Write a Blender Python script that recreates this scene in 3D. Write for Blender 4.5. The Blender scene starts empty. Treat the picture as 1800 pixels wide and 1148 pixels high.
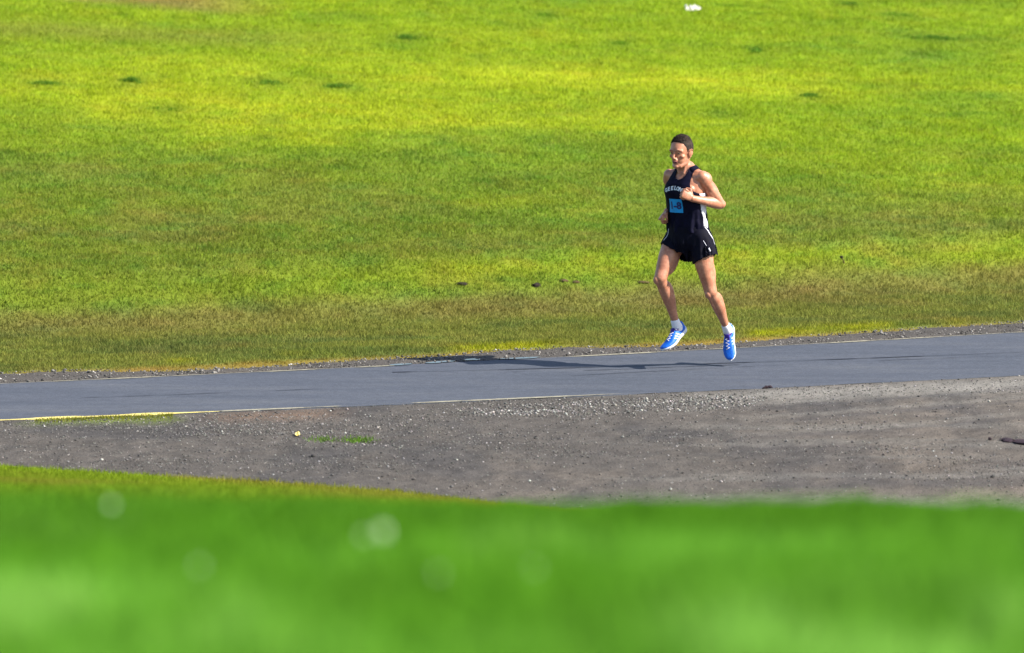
import bpy, bmesh, math, random
import numpy as np
from mathutils import Vector, Matrix, noise as mnoise
from mathutils.bvhtree import BVHTree

R = math.radians
rng = np.random.default_rng(7)
random.seed(7)
scene = bpy.context.scene

# ------------------------------------------------------------------ camera, sky, sun, exposure
CAM = Vector((0.0, -45.0, 6.0))
PITCH = 7.19
FPX = 10670.0                       # focal length measured in pixels of an 1800 px wide frame
cam_data = bpy.data.cameras.new('camera')
cam = bpy.data.objects.new('camera', cam_data)
scene.collection.objects.link(cam)
cam.location = CAM
cam.rotation_euler = (R(90 - PITCH), 0, 0)
cam_data.sensor_width = 36.0
cam_data.lens = FPX / 1800.0 * 36.0
cam_data.clip_start = 0.5
cam_data.clip_end = 5000
cam_data.dof.use_dof = True
cam_data.dof.focus_distance = 45.3
cam_data.dof.aperture_fstop = 2.8
scene.camera = cam

SUN_AZ = -16.0                       # degrees from +X towards +Y: from the right and a little behind the runner
SUN_EL = 39.0
world = bpy.data.worlds.new('World')
scene.world = world
world.use_nodes = True
wn = world.node_tree
bg = wn.nodes['Background']
sky = wn.nodes.new('ShaderNodeTexSky')
sky.sky_type = 'NISHITA'
sky.sun_disc = False
sky.sun_elevation = R(SUN_EL)
sky.sun_rotation = R(90 - SUN_AZ)
wn.links.new(sky.outputs[0], bg.inputs[0])
bg.inputs[1].default_value = 0.095
sd = bpy.data.lights.new('sun', 'SUN')
sd.energy = 4.9
sd.angle = R(0.5)
sd.color = (1.0, 0.93, 0.80)
sun = bpy.data.objects.new('sun', sd)
scene.collection.objects.link(sun)
to_sun = Vector((math.cos(R(SUN_AZ)) * math.cos(R(SUN_EL)), math.sin(R(SUN_AZ)) * math.cos(R(SUN_EL)), math.sin(R(SUN_EL))))
sun.rotation_euler = to_sun.to_track_quat('Z', 'Y').to_euler()
sun.location = (20, 10, 30)
vs = scene.view_settings
vs.view_transform = 'Standard'
vs.look = 'None'
vs.exposure = 1.25
vs.gamma = 1.0
vs.use_curve_mapping = False
scene.cycles.use_denoising = True
scene.cycles.max_bounces = 6
scene.cycles.transparent_max_bounces = 8

# ------------------------------------------------------------------ measuring helpers
CP, SP = math.cos(R(PITCH)), math.sin(R(PITCH))
def ray(px, py):
    a = (px - 900.0) / FPX
    b = (574.0 - py) / FPX
    return a, CP + b * SP, -SP + b * CP
def P(px, py, dy=0.0):              # point of the picture at world depth y = dy
    a, b, c = ray(px, py)
    t = (dy - CAM.y) / b
    return Vector((a * t, dy, CAM.z + c * t))
def F0(px, py):                     # point of the picture on the flat ground z = 0
    a, b, c = ray(px, py)
    t = -CAM.z / c
    return a * t, CAM.y + b * t

def hsh(ix, iy, seed):
    n = (ix.astype(np.int64) * 374761393 + iy.astype(np.int64) * 668265263 + seed * 1442695041) & 0x7fffffff
    n = ((n ^ (n >> 13)) * 1274126177) & 0x7fffffff
    n = (n ^ (n >> 16)) & 0xffff
    return n / 65535.0
def vnoise(x, y, seed=0):
    x = np.asarray(x, float); y = np.asarray(y, float)
    ix, iy = np.floor(x), np.floor(y)
    fx, fy = x - ix, y - iy
    fx = fx * fx * (3 - 2 * fx); fy = fy * fy * (3 - 2 * fy)
    a = hsh(ix, iy, seed); b = hsh(ix + 1, iy, seed); c = hsh(ix, iy + 1, seed); d = hsh(ix + 1, iy + 1, seed)
    return (a * (1 - fx) + b * fx) * (1 - fy) + (c * (1 - fx) + d * fx) * fy
def fbm(x, y, seed=0, o=4):
    s = 0; a = .5; t = 0
    x = np.asarray(x, float); y = np.asarray(y, float)
    for i in range(o):
        s = s + a * vnoise(x, y, seed + i * 17); t += a; a *= .5; x = x * 2.03 + 5.1; y = y * 2.03 + 3.7
    return s / t
def sm(a, b, x):
    t = np.clip((np.asarray(x, float) - a) / (b - a), 0, 1)
    return t * t * (3 - 2 * t)
def gauss(x, s): return np.exp(-(x / s) ** 2)

# road edges read off the photograph and laid on the flat ground
def edge_fn(pts):
    w = np.array([F0(*p) for p in pts])
    c = np.polyfit(w[:, 0], w[:, 1], 2)
    d = np.polyder(c)
    def f(x):
        x = np.asarray(x, float)
        xc = np.clip(x, -5, 5)
        return np.polyval(c, xc) + np.polyval(d, xc) * (x - xc)
    return f
y_far = edge_fn([(0, 676), (300, 663), (600, 648), (900, 634), (1200, 618), (1500, 602), (1800, 585)])
y_near = edge_fn([(0, 741), (300, 731), (600, 718), (900, 705), (1200, 689), (1500, 676), (1800, 662)])
COSR = math.cos(R(21))

# where the near grass ends and the gravel begins (foot of the hillside)
_gx = np.array([F0(p, q)[0] for p, q in ((-500, 790), (0, 831), (300, 849), (500, 861), (700, 876), (900, 900), (1200, 925), (1800, 945), (2500, 950))])
_gy = np.array([F0(p, q)[1] for p, q in ((-500, 790), (0, 831), (300, 849), (500, 861), (700, 876), (900, 900), (1200, 925), (1800, 945), (2500, 950))])
def y_grass(x):
    return np.interp(x, _gx, _gy) + .15 * (fbm(np.asarray(x, float) * 1.3, np.asarray(x, float) * 0 + 3, 55, 3) - .5)

def terrain(x, y):
    x = np.asarray(x, float); y = np.asarray(y, float)
    d = y + 45.0
    # beyond the road: verge, low bank, rising field
    v = (y - y_far(x)) * COSR
    verge = -0.10 * sm(0.3, 2.6, v) + 0.30 * sm(3.3, 5.0, v)
    vf = np.clip(v - 4.6, 0, None)
    field = 0.088 * vf - 0.03 * np.clip(vf - 60, 0, None)
    field = np.minimum(field, 12)
    undul = 0.06 * (fbm(x * .35, y * .35, 5, 3) - .5) * sm(3.5, 6, v) + .02 * (fbm(x * 1.3, y * 1.3, 6, 2) - .5) * sm(.5, 2, v)
    zb = verge + field + undul
    # hillside on the near side on which the photographer stands
    steep = 3.165 / (np.interp(x, _gx, _gy) + 27.0)
    zc = 3.225 - (d - 18.0) * steep
    zn = np.where(d > 18, zc, 0)
    za = np.interp(d, [-60, 4, 8.5, 11, 13, 18], [4.7, 4.6, 4.455, 4.245, 4.01, 3.225])
    zh = np.where(d > 18, zc, za)
    k = 0.12
    zh = 0.5 * (zh + np.sqrt(zh * zh + k * k)) - k * .5 * 0 - 0.5 * (np.sqrt(k * k + 0 * zh)) * np.clip(1 - zh, 0, 1) ** 0
    zh = np.where(zh < 0, 0, zh)
    zh = zh + .030 * (fbm(x * 1.7, y * .25, 19, 3) - .5) * np.interp(d, [11, 14, 20, 26], [0, 1, 1, 0]) + .03 * (fbm(x * 1.1, y * .6, 9, 2) - .5) * sm(.05, .5, zh)
    return np.where(y > y_far(x), zb, np.where(d > 42.5, 0, zh))

def G(px, py, start=34.0):          # point of the picture on the terrain, first met beyond `start` metres
    a, b, c = ray(px, py)
    t = np.arange(start, 140, 0.02)
    gx, gy, gz = a * t, CAM.y + b * t, CAM.z + c * t
    h = terrain(gx, gy)
    i = int(np.argmax(gz <= h))
    return float(gx[i]), float(gy[i]), float(h[i])

# ------------------------------------------------------------------ object helpers
def link(o, parent=None):
    scene.collection.objects.link(o)
    if parent is not None:
        o.parent = parent
    return o
def mesh_np(name, verts, faces, mat, parent=None, smooth=False, col=None):
    verts = np.asarray(verts, np.float32); faces = np.asarray(faces, np.int32)
    k = faces.shape[1]
    me = bpy.data.meshes.new(name)
    me.vertices.add(len(verts)); me.vertices.foreach_set('co', verts.ravel())
    me.loops.add(faces.size); me.loops.foreach_set('vertex_index', faces.ravel())
    me.polygons.add(len(faces))
    me.polygons.foreach_set('loop_start', np.arange(0, faces.size, k, dtype=np.int32))
    me.polygons.foreach_set('loop_total', np.full(len(faces), k, np.int32))
    if smooth: me.polygons.foreach_set('use_smooth', np.ones(len(faces), bool))
    me.update(calc_edges=True)
    if col is not None:
        a = me.color_attributes.new('tint', 'FLOAT_COLOR', 'POINT')
        c = np.ones((len(verts), 4), np.float32); c[:, :3] = col
        a.data.foreach_set('color', c.ravel())
    me.materials.append(mat)
    return link(bpy.data.objects.new(name, me), parent)
def tag(o, label=None, cat=None, group=None, kind=None):
    if label: o['label'] = label
    if cat: o['category'] = cat
    if group: o['group'] = group
    if kind: o['kind'] = kind
    return o
def empty(name, loc):
    o = bpy.data.objects.new(name, None); o.location = loc
    o.empty_display_size = .1
    return link(o)

class NT:
    def __init__(s, name):
        s.m = bpy.data.materials.new(name); s.m.use_nodes = True
        s.t = s.m.node_tree; s.b = s.t.nodes['Principled BSDF']; s.out = s.t.nodes['Material Output']
    def n(s, typ, **kw):
        x = s.t.nodes.new(typ)
        for k, v in kw.items(): setattr(x, k, v)
        return x
    def l(s, a, b): s.t.links.new(a, b)
    def noise(s, scale, detail=3, rough=.55, vec=None):
        x = s.n('ShaderNodeTexNoise'); x.inputs['Scale'].default_value = scale; x.inputs['Detail'].default_value = detail; x.inputs['Roughness'].default_value = rough
        if vec is None:
            if not hasattr(s, 'tc'): s.tc = s.n('ShaderNodeTexCoord')
            vec = s.tc.outputs['Object']
        s.l(vec, x.inputs['Vector']); return x.outputs['Fac']
    def ramp(s, fac, stops):
        x = s.n('ShaderNodeValToRGB'); e = x.color_ramp.elements
        while len(e) < len(stops): e.new(.5)
        for i, (p, c) in enumerate(stops):
            e[i].position = p; e[i].color = (*c, 1)
        s.l(fac, x.inputs[0]); return x.outputs[0]
    def mix(s, a, b, fac, typ='MIX'):
        x = s.n('ShaderNodeMix', data_type='RGBA', blend_type=typ)
        for v, i in ((fac, 0), (a, 6), (b, 7)):
            if isinstance(v, (int, float)): x.inputs[i].default_value = v
            elif isinstance(v, tuple): x.inputs[i].default_value = (*v, 1)
            else: s.l(v, x.inputs[i])
        return x.outputs[2]
    def bump(s, h, strength=.3, dist=.01):
        x = s.n('ShaderNodeBump'); x.inputs['Strength'].default_value = strength; x.inputs['Distance'].default_value = dist
        s.l(h, x.inputs['Height']); s.l(x.outputs[0], s.b.inputs['Normal'])
def plain(name, c, rough=.6, var=.15, scale=60, spec=.4, bump=0):
    s = NT(name)
    f = s.noise(scale, 3)
    lo = tuple(v * (1 - var) for v in c); hi = tuple(min(1, v * (1 + var)) for v in c)
    s.l(s.ramp(f, [(.3, lo), (.7, hi)]), s.b.inputs['Base Color'])
    s.b.inputs['Roughness'].default_value = rough; s.b.inputs['Specular IOR Level'].default_value = spec
    if bump: s.bump(f, bump, .004)
    return s.m

# ------------------------------------------------------------------ materials of the place
def tint_mat(name, rough, spec, transl=0, bump=0, vscale=25, var=.2):
    s = NT(name)
    a = s.n('ShaderNodeAttribute', attribute_name='tint')
    f = s.noise(vscale, 4)
    g = s.ramp(f, [(.25, (1 - var,) * 3), (.75, (1 + var,) * 3)])
    c = s.mix(a.outputs['Color'], g, 1.0, 'MULTIPLY')
    s.l(c, s.b.inputs['Base Color'])
    s.b.inputs['Roughness'].default_value = rough; s.b.inputs['Specular IOR Level'].default_value = spec
    if bump: s.bump(f, bump, .01)
    if transl:
        tr = s.n('ShaderNodeBsdfTranslucent'); s.l(c, tr.inputs['Color'])
        mx = s.n('ShaderNodeMixShader'); mx.inputs[0].default_value = transl
        s.l(s.b.outputs[0], mx.inputs[1]); s.l(tr.outputs[0], mx.inputs[2]); s.l(mx.outputs[0], s.out.inputs['Surface'])
    return s.m
M_soil = tint_mat('grassy_soil', .95, .1, bump=.4, vscale=40)
M_grass = tint_mat('grass_blades', .7, .08, transl=.42, vscale=6, var=.12)
M_gravel_ground = tint_mat('gravel_ground', .9, .2, bump=.8, vscale=70, var=.55)
M_stone = tint_mat('stones', .75, .35, vscale=200, var=.2)

# ------------------------------------------------------------------ colour of the grass over the ground (bands and mottling)
yr = {r: G(900, r)[1] for r in range(0, 620, 10)}
def row_y(r):
    k = sorted(yr); return float(np.interp(r, k, [yr[i] for i in k]))
TUFTS = [(715, 68, 24, 9), (470, 146, 44, 9), (592, 152, 42, 8), (1640, 67, 70, 7), (1500, 8, 30, 6), (1330, 90, 16, 9), (1580, 27, 34, 5),
         (290, 193, 36, 5), (230, 146, 30, 9), (958, 27, 24, 3), (1425, 170, 26, 10), (1625, 97, 34, 5), (1275, 202, 30, 6), (1090, 77, 22, 5),
         (85, 148, 40, 7), (1660, 3, 90, 5), (480, 212, 20, 4)]
def field_col(x, y):
    v = (y - y_far(x)) * COSR
    n1 = fbm(x * .55, y * .75, 11, 5); n2 = fbm(x * .22, y * .45, 21, 4); n3 = fbm(x * 3.2, y * 3.6, 31, 4); n4 = fbm(x * 14, y * 14, 41, 2)
    lime = np.array([.215, .310, .012]); yel = np.array([.350, .395, .016]); green = np.array([.125, .235, .020])
    olive = np.array([.155, .160, .022]); straw = np.array([.235, .190, .055]); dark = np.array([.05, .11, .02])
    yy = y + 3.2 * (n1 - .5) + .05 * x
    c = lime[None] * np.ones((len(x), 1))
    def bl(c, col, m): m = np.clip(m, 0, 1)[:, None]; return c * (1 - m) + col[None] * m
    # general mottling of the upper field
    c = bl(c, yel, sm(.54, .74, n1) * .3)
    c = bl(c, green, sm(.50, .70, 1 - n2) * .55 + sm(.55, .75, n3) * .35)
    # pale yellow streak across the field
    c = bl(c, yel * 1.12, gauss(y + .6 * (n1 - .5) - row_y(146) - .25, .75) * sm(-6, -1.5, x) * (.30 + .9 * (n3)) * sm(.30, .55, fbm(x * .5, y * .8, 171, 3)) * .9)
    c = bl(c, yel, gauss(yy - row_y(190), 1.0) * sm(3, -3, x) * .6)
    # the left has a dull greener band near the top, with dry soil in the far corner
    c = bl(c, olive * 1.1 + green * .3, gauss(y - row_y(75) + .1, .55) * sm(-1.2, -3.2, x) * .8)
    c = bl(c, straw * 1.1, sm(row_y(26), row_y(8), y + .35 * (x + 5) + .4 * (n1 - .5)) * sm(-2.2, -3.6, x) * .9)
    # lower field: darker and browner towards the road
    low = sm(row_y(180), row_y(440), yy)
    c = bl(c, olive * .56 + green * .40, low * .90)
    c = bl(c, straw * .78 + green * .12, low * (.55 + .35 * sm(1, 4, x)) * sm(.46 - .0 * x, .70, fbm(x * .7, y * .8, 51, 4)) * .62)
    c = bl(c, green * .95, low * sm(.52, .68, fbm(x * .4 + 3, y * 1.1, 61, 4)) * .40)
    # lip of the bank: fresher green
    c = bl(c, np.array([.20, .27, .012]), gauss(v - 4.45 + .5 * (n1 - .5), .36) * (.35 + .8 * n3) * (.30 + .70 * sm(-3, 0, x)))
    # verge
    ver = sm(4.15, 3.75, v + .35 * (n3 - .5))
    c = bl(c, olive * 1.02 + np.array([.008, .022, .012]), ver)
    c = bl(c, straw * .72, ver * sm(.45, .7, fbm(x * .8, y * 1.4, 71, 4)) * .38 + .45 * gauss(v - 3.6, .35) * (.3 + n3))
    c = bl(c, np.array([.085, .125, .03]), ver * sm(.5, .75, fbm(x * 1.0, y * 1.7, 81, 3)) * .6)
    c = bl(c, np.array([.27, .28, .012]), gauss(v - .95 - .5 * (n1 - .5), .30) * sm(.38, .75, fbm(x * 1.2, y * .3, 91, 3)) * 1.1)
    c = bl(c, np.array([.24, .16, .03]), sm(.75, .45, v) * .75)
    # soft mottling of shoots and thatch a hand's breadth across
    q1 = fbm(x * 3.6, y * 4.2, 141, 4); q2 = fbm(x * 4.5 + 9, y * 5.2, 151, 4); q3 = fbm(x * 1.1, y * 2.0, 161, 4)
    sc = (.35 + .30 * low) * (1 - .45 * sm(4.3, 3.7, v))
    c = c * (1 + sc[:, None] * (sm(.52, .75, q1)[:, None] * np.array([[.30, .02, .35]]) - sm(.52, .72, q2)[:, None] * np.array([[.34, .10, .0]]) - sm(.5, .72, q3)[:, None] * np.array([[.16, .16, .10]])))
    # darker clumps
    for (px, py, wx, wy) in TUFTS:
        gx, gy, gz = G(px, py)
        sx = wx / 150.0; sy = wy / 150.0 / .16
        c = bl(c, dark * 1.2, np.exp(-((x - gx) / sx) ** 2 - ((y - gy) / max(sy, .28)) ** 2) * .35)
    c = c * (.82 + .36 * n4)[:, None]
    return c
def hill_col(x, y):
    d = y + 45
    n1 = fbm(x * 3.2, y * 1.0, 12, 3); n2 = fbm(x * 2.4, y * .8, 22, 3); n3 = fbm(x * 9, y * 6, 32, 2)
    fresh = np.array([.125, .305, .028]); pale = np.array([.185, .375, .060]); deep = np.array([.080, .225, .010]); olive = np.array([.165, .225, .012]); straw = np.array([.28, .22, .04])
    c = fresh[None] * np.ones((len(x), 1))
    def bl(c, col, m): m = np.clip(m, 0, 1)[:, None]; return c * (1 - m) + col[None] * m
    c = bl(c, pale, sm(.42, .62, n1) * .95)
    c = bl(c, deep, sm(.48, .66, n2) * .8)
    c = bl(c, deep * .8, sm(10.8, 12.0, d + 2.0 * (n1 - .5)) * .9)  # darker green from the upper near slope outward
    c = bl(c, olive, sm(19, 37, d) * .9)
    c = bl(c, straw * .7, sm(26, 35, d) * sm(.35, .65, fbm(x * 1.2, y * .5, 42, 3)) * .6)
    return c * (.85 + .3 * n3)[:, None]

print('edges', float(y_far(0)), float(y_near(0)), float(y_grass(0)), 'row0', yr[0], 'row500', yr[500])

# ------------------------------------------------------------------ ground sheet
def axis(spans):
    out = []
    for a, b, s in spans: out += list(np.arange(a, b, s))
    return np.array(out + [spans[-1][1]])
gx = axis([(-900, -100, 80), (-100, -20, 8), (-20, -8, 1), (-8, 8, .12), (8, 20, 1), (20, 100, 8), (100, 900, 80)])
gy = axis([(-300, -60, 20), (-60, -45, 1.5), (-45, 28, .12), (28, 60, 1), (60, 200, 7), (200, 1800, 80)])
X, Y = np.meshgrid(gx, gy); Z = terrain(X, Y)
nx, ny = len(gx), len(gy)
idx = np.arange(nx * ny).reshape(ny, nx)
faces = np.stack([idx[:-1, :-1], idx[:-1, 1:], idx[1:, 1:], idx[1:, :-1]], -1).reshape(-1, 4)
xf, yf_ = X.ravel(), Y.ravel()
cg = np.where((yf_ > y_near(xf))[:, None], field_col(xf, yf_), hill_col(xf, yf_)) * .8
ground = mesh_np('ground', np.stack([xf, yf_, Z.ravel()], 1), faces, M_soil, smooth=True, col=cg)
tag(ground, kind='structure')

# ------------------------------------------------------------------ road with its edge lines and tar seam
def strip(name, fa, fb, x0, x1, dx, nv, z, mat, parent=None, col=None, zfn=None):
    xs = np.arange(x0, x1 + dx, dx)
    V = []
    for j in range(nv + 1):
        t = j / nv
        ys = fa(xs) * (1 - t) + fb(xs) * t
        zz = np.full_like(xs, z) if zfn is None else z + zfn(xs, ys, t)
        V.append(np.stack([xs, ys, zz], 1))
    V = np.concatenate(V); n = len(xs)
    idx = np.arange(n * (nv + 1)).reshape(nv + 1, n)
    f = np.stack([idx[:-1, :-1], idx[:-1, 1:], idx[1:, 1:], idx[1:, :-1]], -1).reshape(-1, 4)
    return mesh_np(name, V, f, mat, parent, smooth=True, col=None if col is None else col(V[:, 0], V[:, 1]))

def asphalt():
    s = NT('asphalt')
    s.tc = s.n('ShaderNodeTexCoord')
    mp = s.n('ShaderNodeMapping'); mp.inputs['Rotation'].default_value = (0, 0, R(-21)); mp.inputs['Scale'].default_value = (.25, 1.6, 1)
    s.l(s.tc.outputs['Object'], mp.inputs['Vector'])
    big = s.noise(2.2, 5, .65, vec=mp.outputs[0]); fine = s.noise(75, 4, .8); mid = s.noise(11, 6, .75)
    c = s.ramp(big, [(.28, (.042, .050, .070)), (.5, (.056, .064, .087)), (.72, (.072, .079, .098))])
    c = s.mix(c, s.ramp(fine, [(.3, (.6,) * 3), (.7, (1.4,) * 3)]), 1.0, 'MULTIPLY')
    c = s.mix(c, s.ramp(mid, [(.3, (.84,) * 3), (.7, (1.17, 1.14, 1.10))]), 1.0, 'MULTIPLY')
    s.l(c, s.b.inputs['Base Color']); s.b.inputs['Roughness'].default_value = .8; s.b.inputs['Specular IOR Level'].default_value = .3
    s.bump(fine, .5, .004)
    return s.m
M_asphalt = asphalt()
Z0 = 0.008
def jag(f, amp, fr, seed, side):
    return lambda x: f(x) + side * amp * (fbm(x * fr, x * 0 + 1.5, seed, 3) - .2)
road = strip('road', jag(y_near, .06, 5, 3, -1), jag(y_far, .03, 5, 4, 1), -60, 60, .05, 10, Z0, M_asphalt)
tag(road, kind='structure')
M_yellow = plain('worn_yellow_paint', (.62, .52, .16), .7, .3, 30)
M_pale = plain('worn_pale_paint', (.24, .225, .17), .8, .35, 25)
M_tar = plain('tar', (.022, .022, .034), .6, .3, 40)
def wstrip(name, centre, width, x0, x1, z, mat, parent):
    return strip(name, lambda x: centre(x) - width(x) / 2, lambda x: centre(x) + width(x) / 2, x0, x1, .02, 1, z, mat, parent)
wear = lambda x, s, k: np.clip((fbm(x * 3.1, x * 0 + s, 100 + s, 4) - k) * 5, .02, 1)
xl = lambda px, py: F0(px, py)[0]
wstrip('edge_line', lambda x: y_near(x) + .02, lambda x: .13 * (.45 + .55 * wear(x, 1, .42)) * (1 - .45 * sm(xl(60, 741), xl(0, 741), x)) * (.35 + .65 * sm(xl(385, 728), xl(300, 731), x)), -40, xl(385, 728), Z0 + .004, M_yellow, road)
wstrip('edge_line', lambda x: y_near(x) + .03, lambda x: .055 * wear(x, 2, .48) * sm(xl(1150, 691), xl(950, 702), x) + .002, xl(385, 728), xl(1150, 691), Z0 + .004, M_pale, road)
wstrip('edge_line', lambda x: y_far(x) - .03, lambda x: .042 * (.25 + .75 * wear(x, 3, .42)), -40, xl(690, 644), Z0 + .004, M_pale, road)
wstrip('edge_line', lambda x: y_far(x) - .03, lambda x: .048 * (.25 + .75 * wear(x, 5, .42)) * sm(xl(935, 633), xl(1040, 628), x) + .002, xl(935, 633), 40, Z0 + .004, M_pale, road)
y_seam = edge_fn([(690, 656), (860, 653), (1000, 649), (1160, 645), (1300, 641), (1450, 633), (1600, 628), (1800, 622)])
wstrip('tar_seam', y_seam, lambda x: .030 * (.3 + .7 * wear(x, 7, .38)), xl(690, 656), 14, Z0 + .0045, M_tar, road)
wstrip('tar_seam', lambda x: y_seam(x) - .14 - .03 * np.sin(x * 3), lambda x: .018 * wear(x, 9, .45), xl(900, 656), xl(1300, 650), Z0 + .0045, M_tar, road)
wstrip('tar_seam', lambda x: y_near(x) + 1.1 + .1 * np.sin(x * .8), lambda x: .015 * wear(x, 12, .50), -6, 6, Z0 + .0045, M_tar, road)

# ------------------------------------------------------------------ gravel shoulders
def lot_col(x, y):
    n1 = fbm(x * .9, y * .5, 14, 4); n2 = fbm(x * 2.2, y * .9, 24, 4); n3 = fbm(x * 11, y * 5, 34, 3)
    grey = np.array([.070, .062, .056]); buff = np.array([.115, .096, .080]); drk = np.array([.034, .033, .036]); pale = np.array([.19, .18, .165])
    c = grey[None] * np.ones((len(x), 1))
    def bl(c, col, m): m = np.clip(m, 0, 1)[:, None]; return c * (1 - m) + col[None] * m
    t = (y - y_grass(x)) / np.maximum(y_near(x) - y_grass(x), .1)
    c = bl(c, buff, sm(.5, 3.0, x) * .55 + sm(.45, .65, n1) * .5 * sm(-1.5, 1, x))
    c = bl(c, drk, sm(.50, .75, n2) * .5)
    w1 = fbm(x * .5 + .9 * y, y * 2.6 - x * .25, 94, 4); c = bl(c, drk * 1.3, sm(.52, .75, w1) * .25 * sm(0, 2, x)); c = bl(c, pale * .7, sm(.56, .75, 1 - w1) * .4 * sm(0, 2, x))
    # pale dusty strip beside the road on the right, and a pale wheel track low on the right
    c = bl(c, pale, gauss(t - .93, .06) * sm(.8, 2.0, x) * .75)
    c = bl(c, pale * .95, gauss(t - .12 + .04 * (x - 3), .05) * sm(1.5, 3.5, x) * .8)
    c = bl(c, np.array([.17, .10, .06]), gauss(t - .9, .1) * sm(-2.3, -1.9, x) * sm(-1.0, -1.5, x) * .4)
    c = bl(c, np.array([.10, .13, .02]), gauss(t - .9, .08) * sm(-2.2, -2.5, x) * sm(.45, .7, n2) * .9)
    for o_, k_ in ((1.05, .9), (1.75, .8), (2.6, .7)):                  # swept wheel tracks at the turn-in
        u_ = y - y_near(x) + o_ - .05 * np.clip(x - .5, 0, 9) ** 2 + .12 * (n1 - .5)
        c = bl(c, pale * .78, gauss(u_, .10) * sm(.8, 2.4, x) * .5 * k_); c = bl(c, drk * 1.5, gauss(u_ + .22, .08) * sm(1.0, 2.6, x) * .45 * k_)
    n5 = fbm(x * 26, y * 16, 134, 2)
    return c * ((.72 + .5 * n3) * (.70 + .6 * n5))[:, None]
def lot_relief(x, y, t):
    e = np.sin(np.clip(t, 0, 1) * np.pi) ** .5
    return (.045 * fbm(x * 1.2, y * 2.2, 15, 4) + .02 * fbm(x * 7, y * 7, 16, 3)) * e
M_lot = M_gravel_ground
lot = strip('gravel_shoulder', lambda x: y_grass(x) - .5, lambda x: y_near(x) + .01, -14, 14, .035, 110, .004, M_lot, col=lot_col, zfn=lot_relief)
tag(lot, kind='structure')
def far_w(x): return .30 + .28 * sm(1.5, 3.5, x) + .28 * gauss(x - .1, .9) + .25 * sm(-2.6, -3.3, x) + .22 * (fbm(x * 2.2, x * 0 + 8, 66, 4) - .5)
far_strip = strip('gravel_verge', lambda x: y_far(x) - .01, lambda x: y_far(x) + far_w(x), -14, 14, .03, 8, .004, M_lot,
                  col=lambda x, y: np.array([[.062, .055, .050]]) * (.7 + .6 * fbm(x * 9, y * 9, 77, 3))[:, None],
                  zfn=lambda x, y, t: .015 * fbm(x * 8, y * 8, 78, 2) * (1 if 0 < t < 1 else 0) - .004 * (t > .99))
tag(far_strip, kind='structure')

# loose stones, too many to count
def rock_proto(seed, sub):
    bm = bmesh.new(); bmesh.ops.create_icosphere(bm, subdivisions=sub, radius=1)
    r = random.Random(seed)
    v = np.array([[c * r.uniform(.7, 1.15) for c in p.co] for p in bm.verts]); f = np.array([[q.index for q in p.verts] for p in bm.faces]); bm.free()
    v[:, 2] *= .62
    return v, f
def octa():
    v = np.array([[1, 0, 0], [0, 1, 0], [-1, 0, 0], [0, -1, 0], [0, 0, .7], [0, 0, -.7]], float)
    f = np.array([[0, 1, 4], [1, 2, 4], [2, 3, 4], [3, 0, 4], [1, 0, 5], [2, 1, 5], [3, 2, 5], [0, 3, 5]]); return v, f
def scatter_rocks(name, px, py, pz, size, shade, proto):
    pv, pf = proto; n = len(px); k = len(pv)
    a = rng.uniform(0, 2 * np.pi, n); ca, sa = np.cos(a), np.sin(a)
    jit = rng.uniform(.7, 1.3, (n, k, 3))
    v = pv[None] * jit * size[:, None, None]
    x = v[..., 0] * ca[:, None] - v[..., 1] * sa[:, None] + px[:, None]
    y = v[..., 0] * sa[:, None] + v[..., 1] * ca[:, None] + py[:, None]
    z = v[..., 2] + (pz + size * .25)[:, None]
    V = np.stack([x, y, z], -1).reshape(-1, 3)
    Fc = (pf[None] + (np.arange(n) * k)[:, None, None]).reshape(-1, 3)
    C = np.repeat(shade, k, 0)
    return V, Fc, C
def lot_z(x, y):
    t = (y - (y_grass(x) - .5)) / (y_near(x) + .01 - (y_grass(x) - .5))
    return .004 + lot_relief(x, y, t)
N = 230000
x = rng.uniform(-6.5, 6.5, N); y0 = y_grass(x) - .3; y1 = y_near(x) - .02; t = rng.uniform(0, 1, N) ** .9
y = y0 + (y1 - y0) * t
T = (y - y_grass(x)) / (y_near(x) - y_grass(x))
dens = .16 + .9 * sm(.52, .72, fbm(x * .8, y * 1.6, 44, 4)) * .5
dens += 1.5 * gauss(T - .87 + .06 * (fbm(x * 1.1, x * 0, 46, 2) - .5), .07) * sm(-.9, .2, x) * sm(2.0, 1.5, x) * sm(.25, .6, fbm(x * 3, y * 5, 45, 3))               # bright bank of stones by the road, mid picture
dens += .55 * gauss(T - .62 + .06 * (x + 1), .1) * sm(-3.2, -2, x) * sm(1.0, -.2, x)
dens += .6 * gauss(T - .35 + .03 * (x - 3), .08) * sm(1.6, 3, x)
dens += .25 * gauss(T - .85, .12) * sm(-.5, -2, x)
bank = gauss(T - .87, .07) * sm(-.9, .2, x) * sm(2.0, 1.5, x)
keep = rng.uniform(0, 1, N) < dens * .50
x, y = x[keep], y[keep]; n = len(x); bank = bank[keep] > .35
xf2 = rng.uniform(-6.5, 6.5, 7000); yf2 = y_far(xf2) + far_w(xf2) * rng.uniform(.02, 1.1, 7000)
size = np.exp(rng.normal(math.log(.0046), .36, n)).clip(.0025, .013) * np.where(bank, 1.3, 1)
g = np.exp(rng.normal(math.log(.085), .62, n)).clip(.015, .5) * np.where(bank, 1.3, 1)
shade = g[:, None] * np.array([1, .96, .92]) * rng.uniform(.93, 1.07, (n, 3))
V1, F1, C1 = scatter_rocks('a', x, y, lot_z(x, y), size, shade, octa())
s2 = np.exp(rng.normal(math.log(.006), .4, 7000)).clip(.003, .02); g2 = np.exp(rng.normal(math.log(.075), .7, 7000)).clip(.03, .5)
V2, F2, C2 = scatter_rocks('b', xf2, yf2, np.full(7000, .01), s2, g2[:, None] * np.array([1, .95, .9]), octa())
nb = 500
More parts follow.
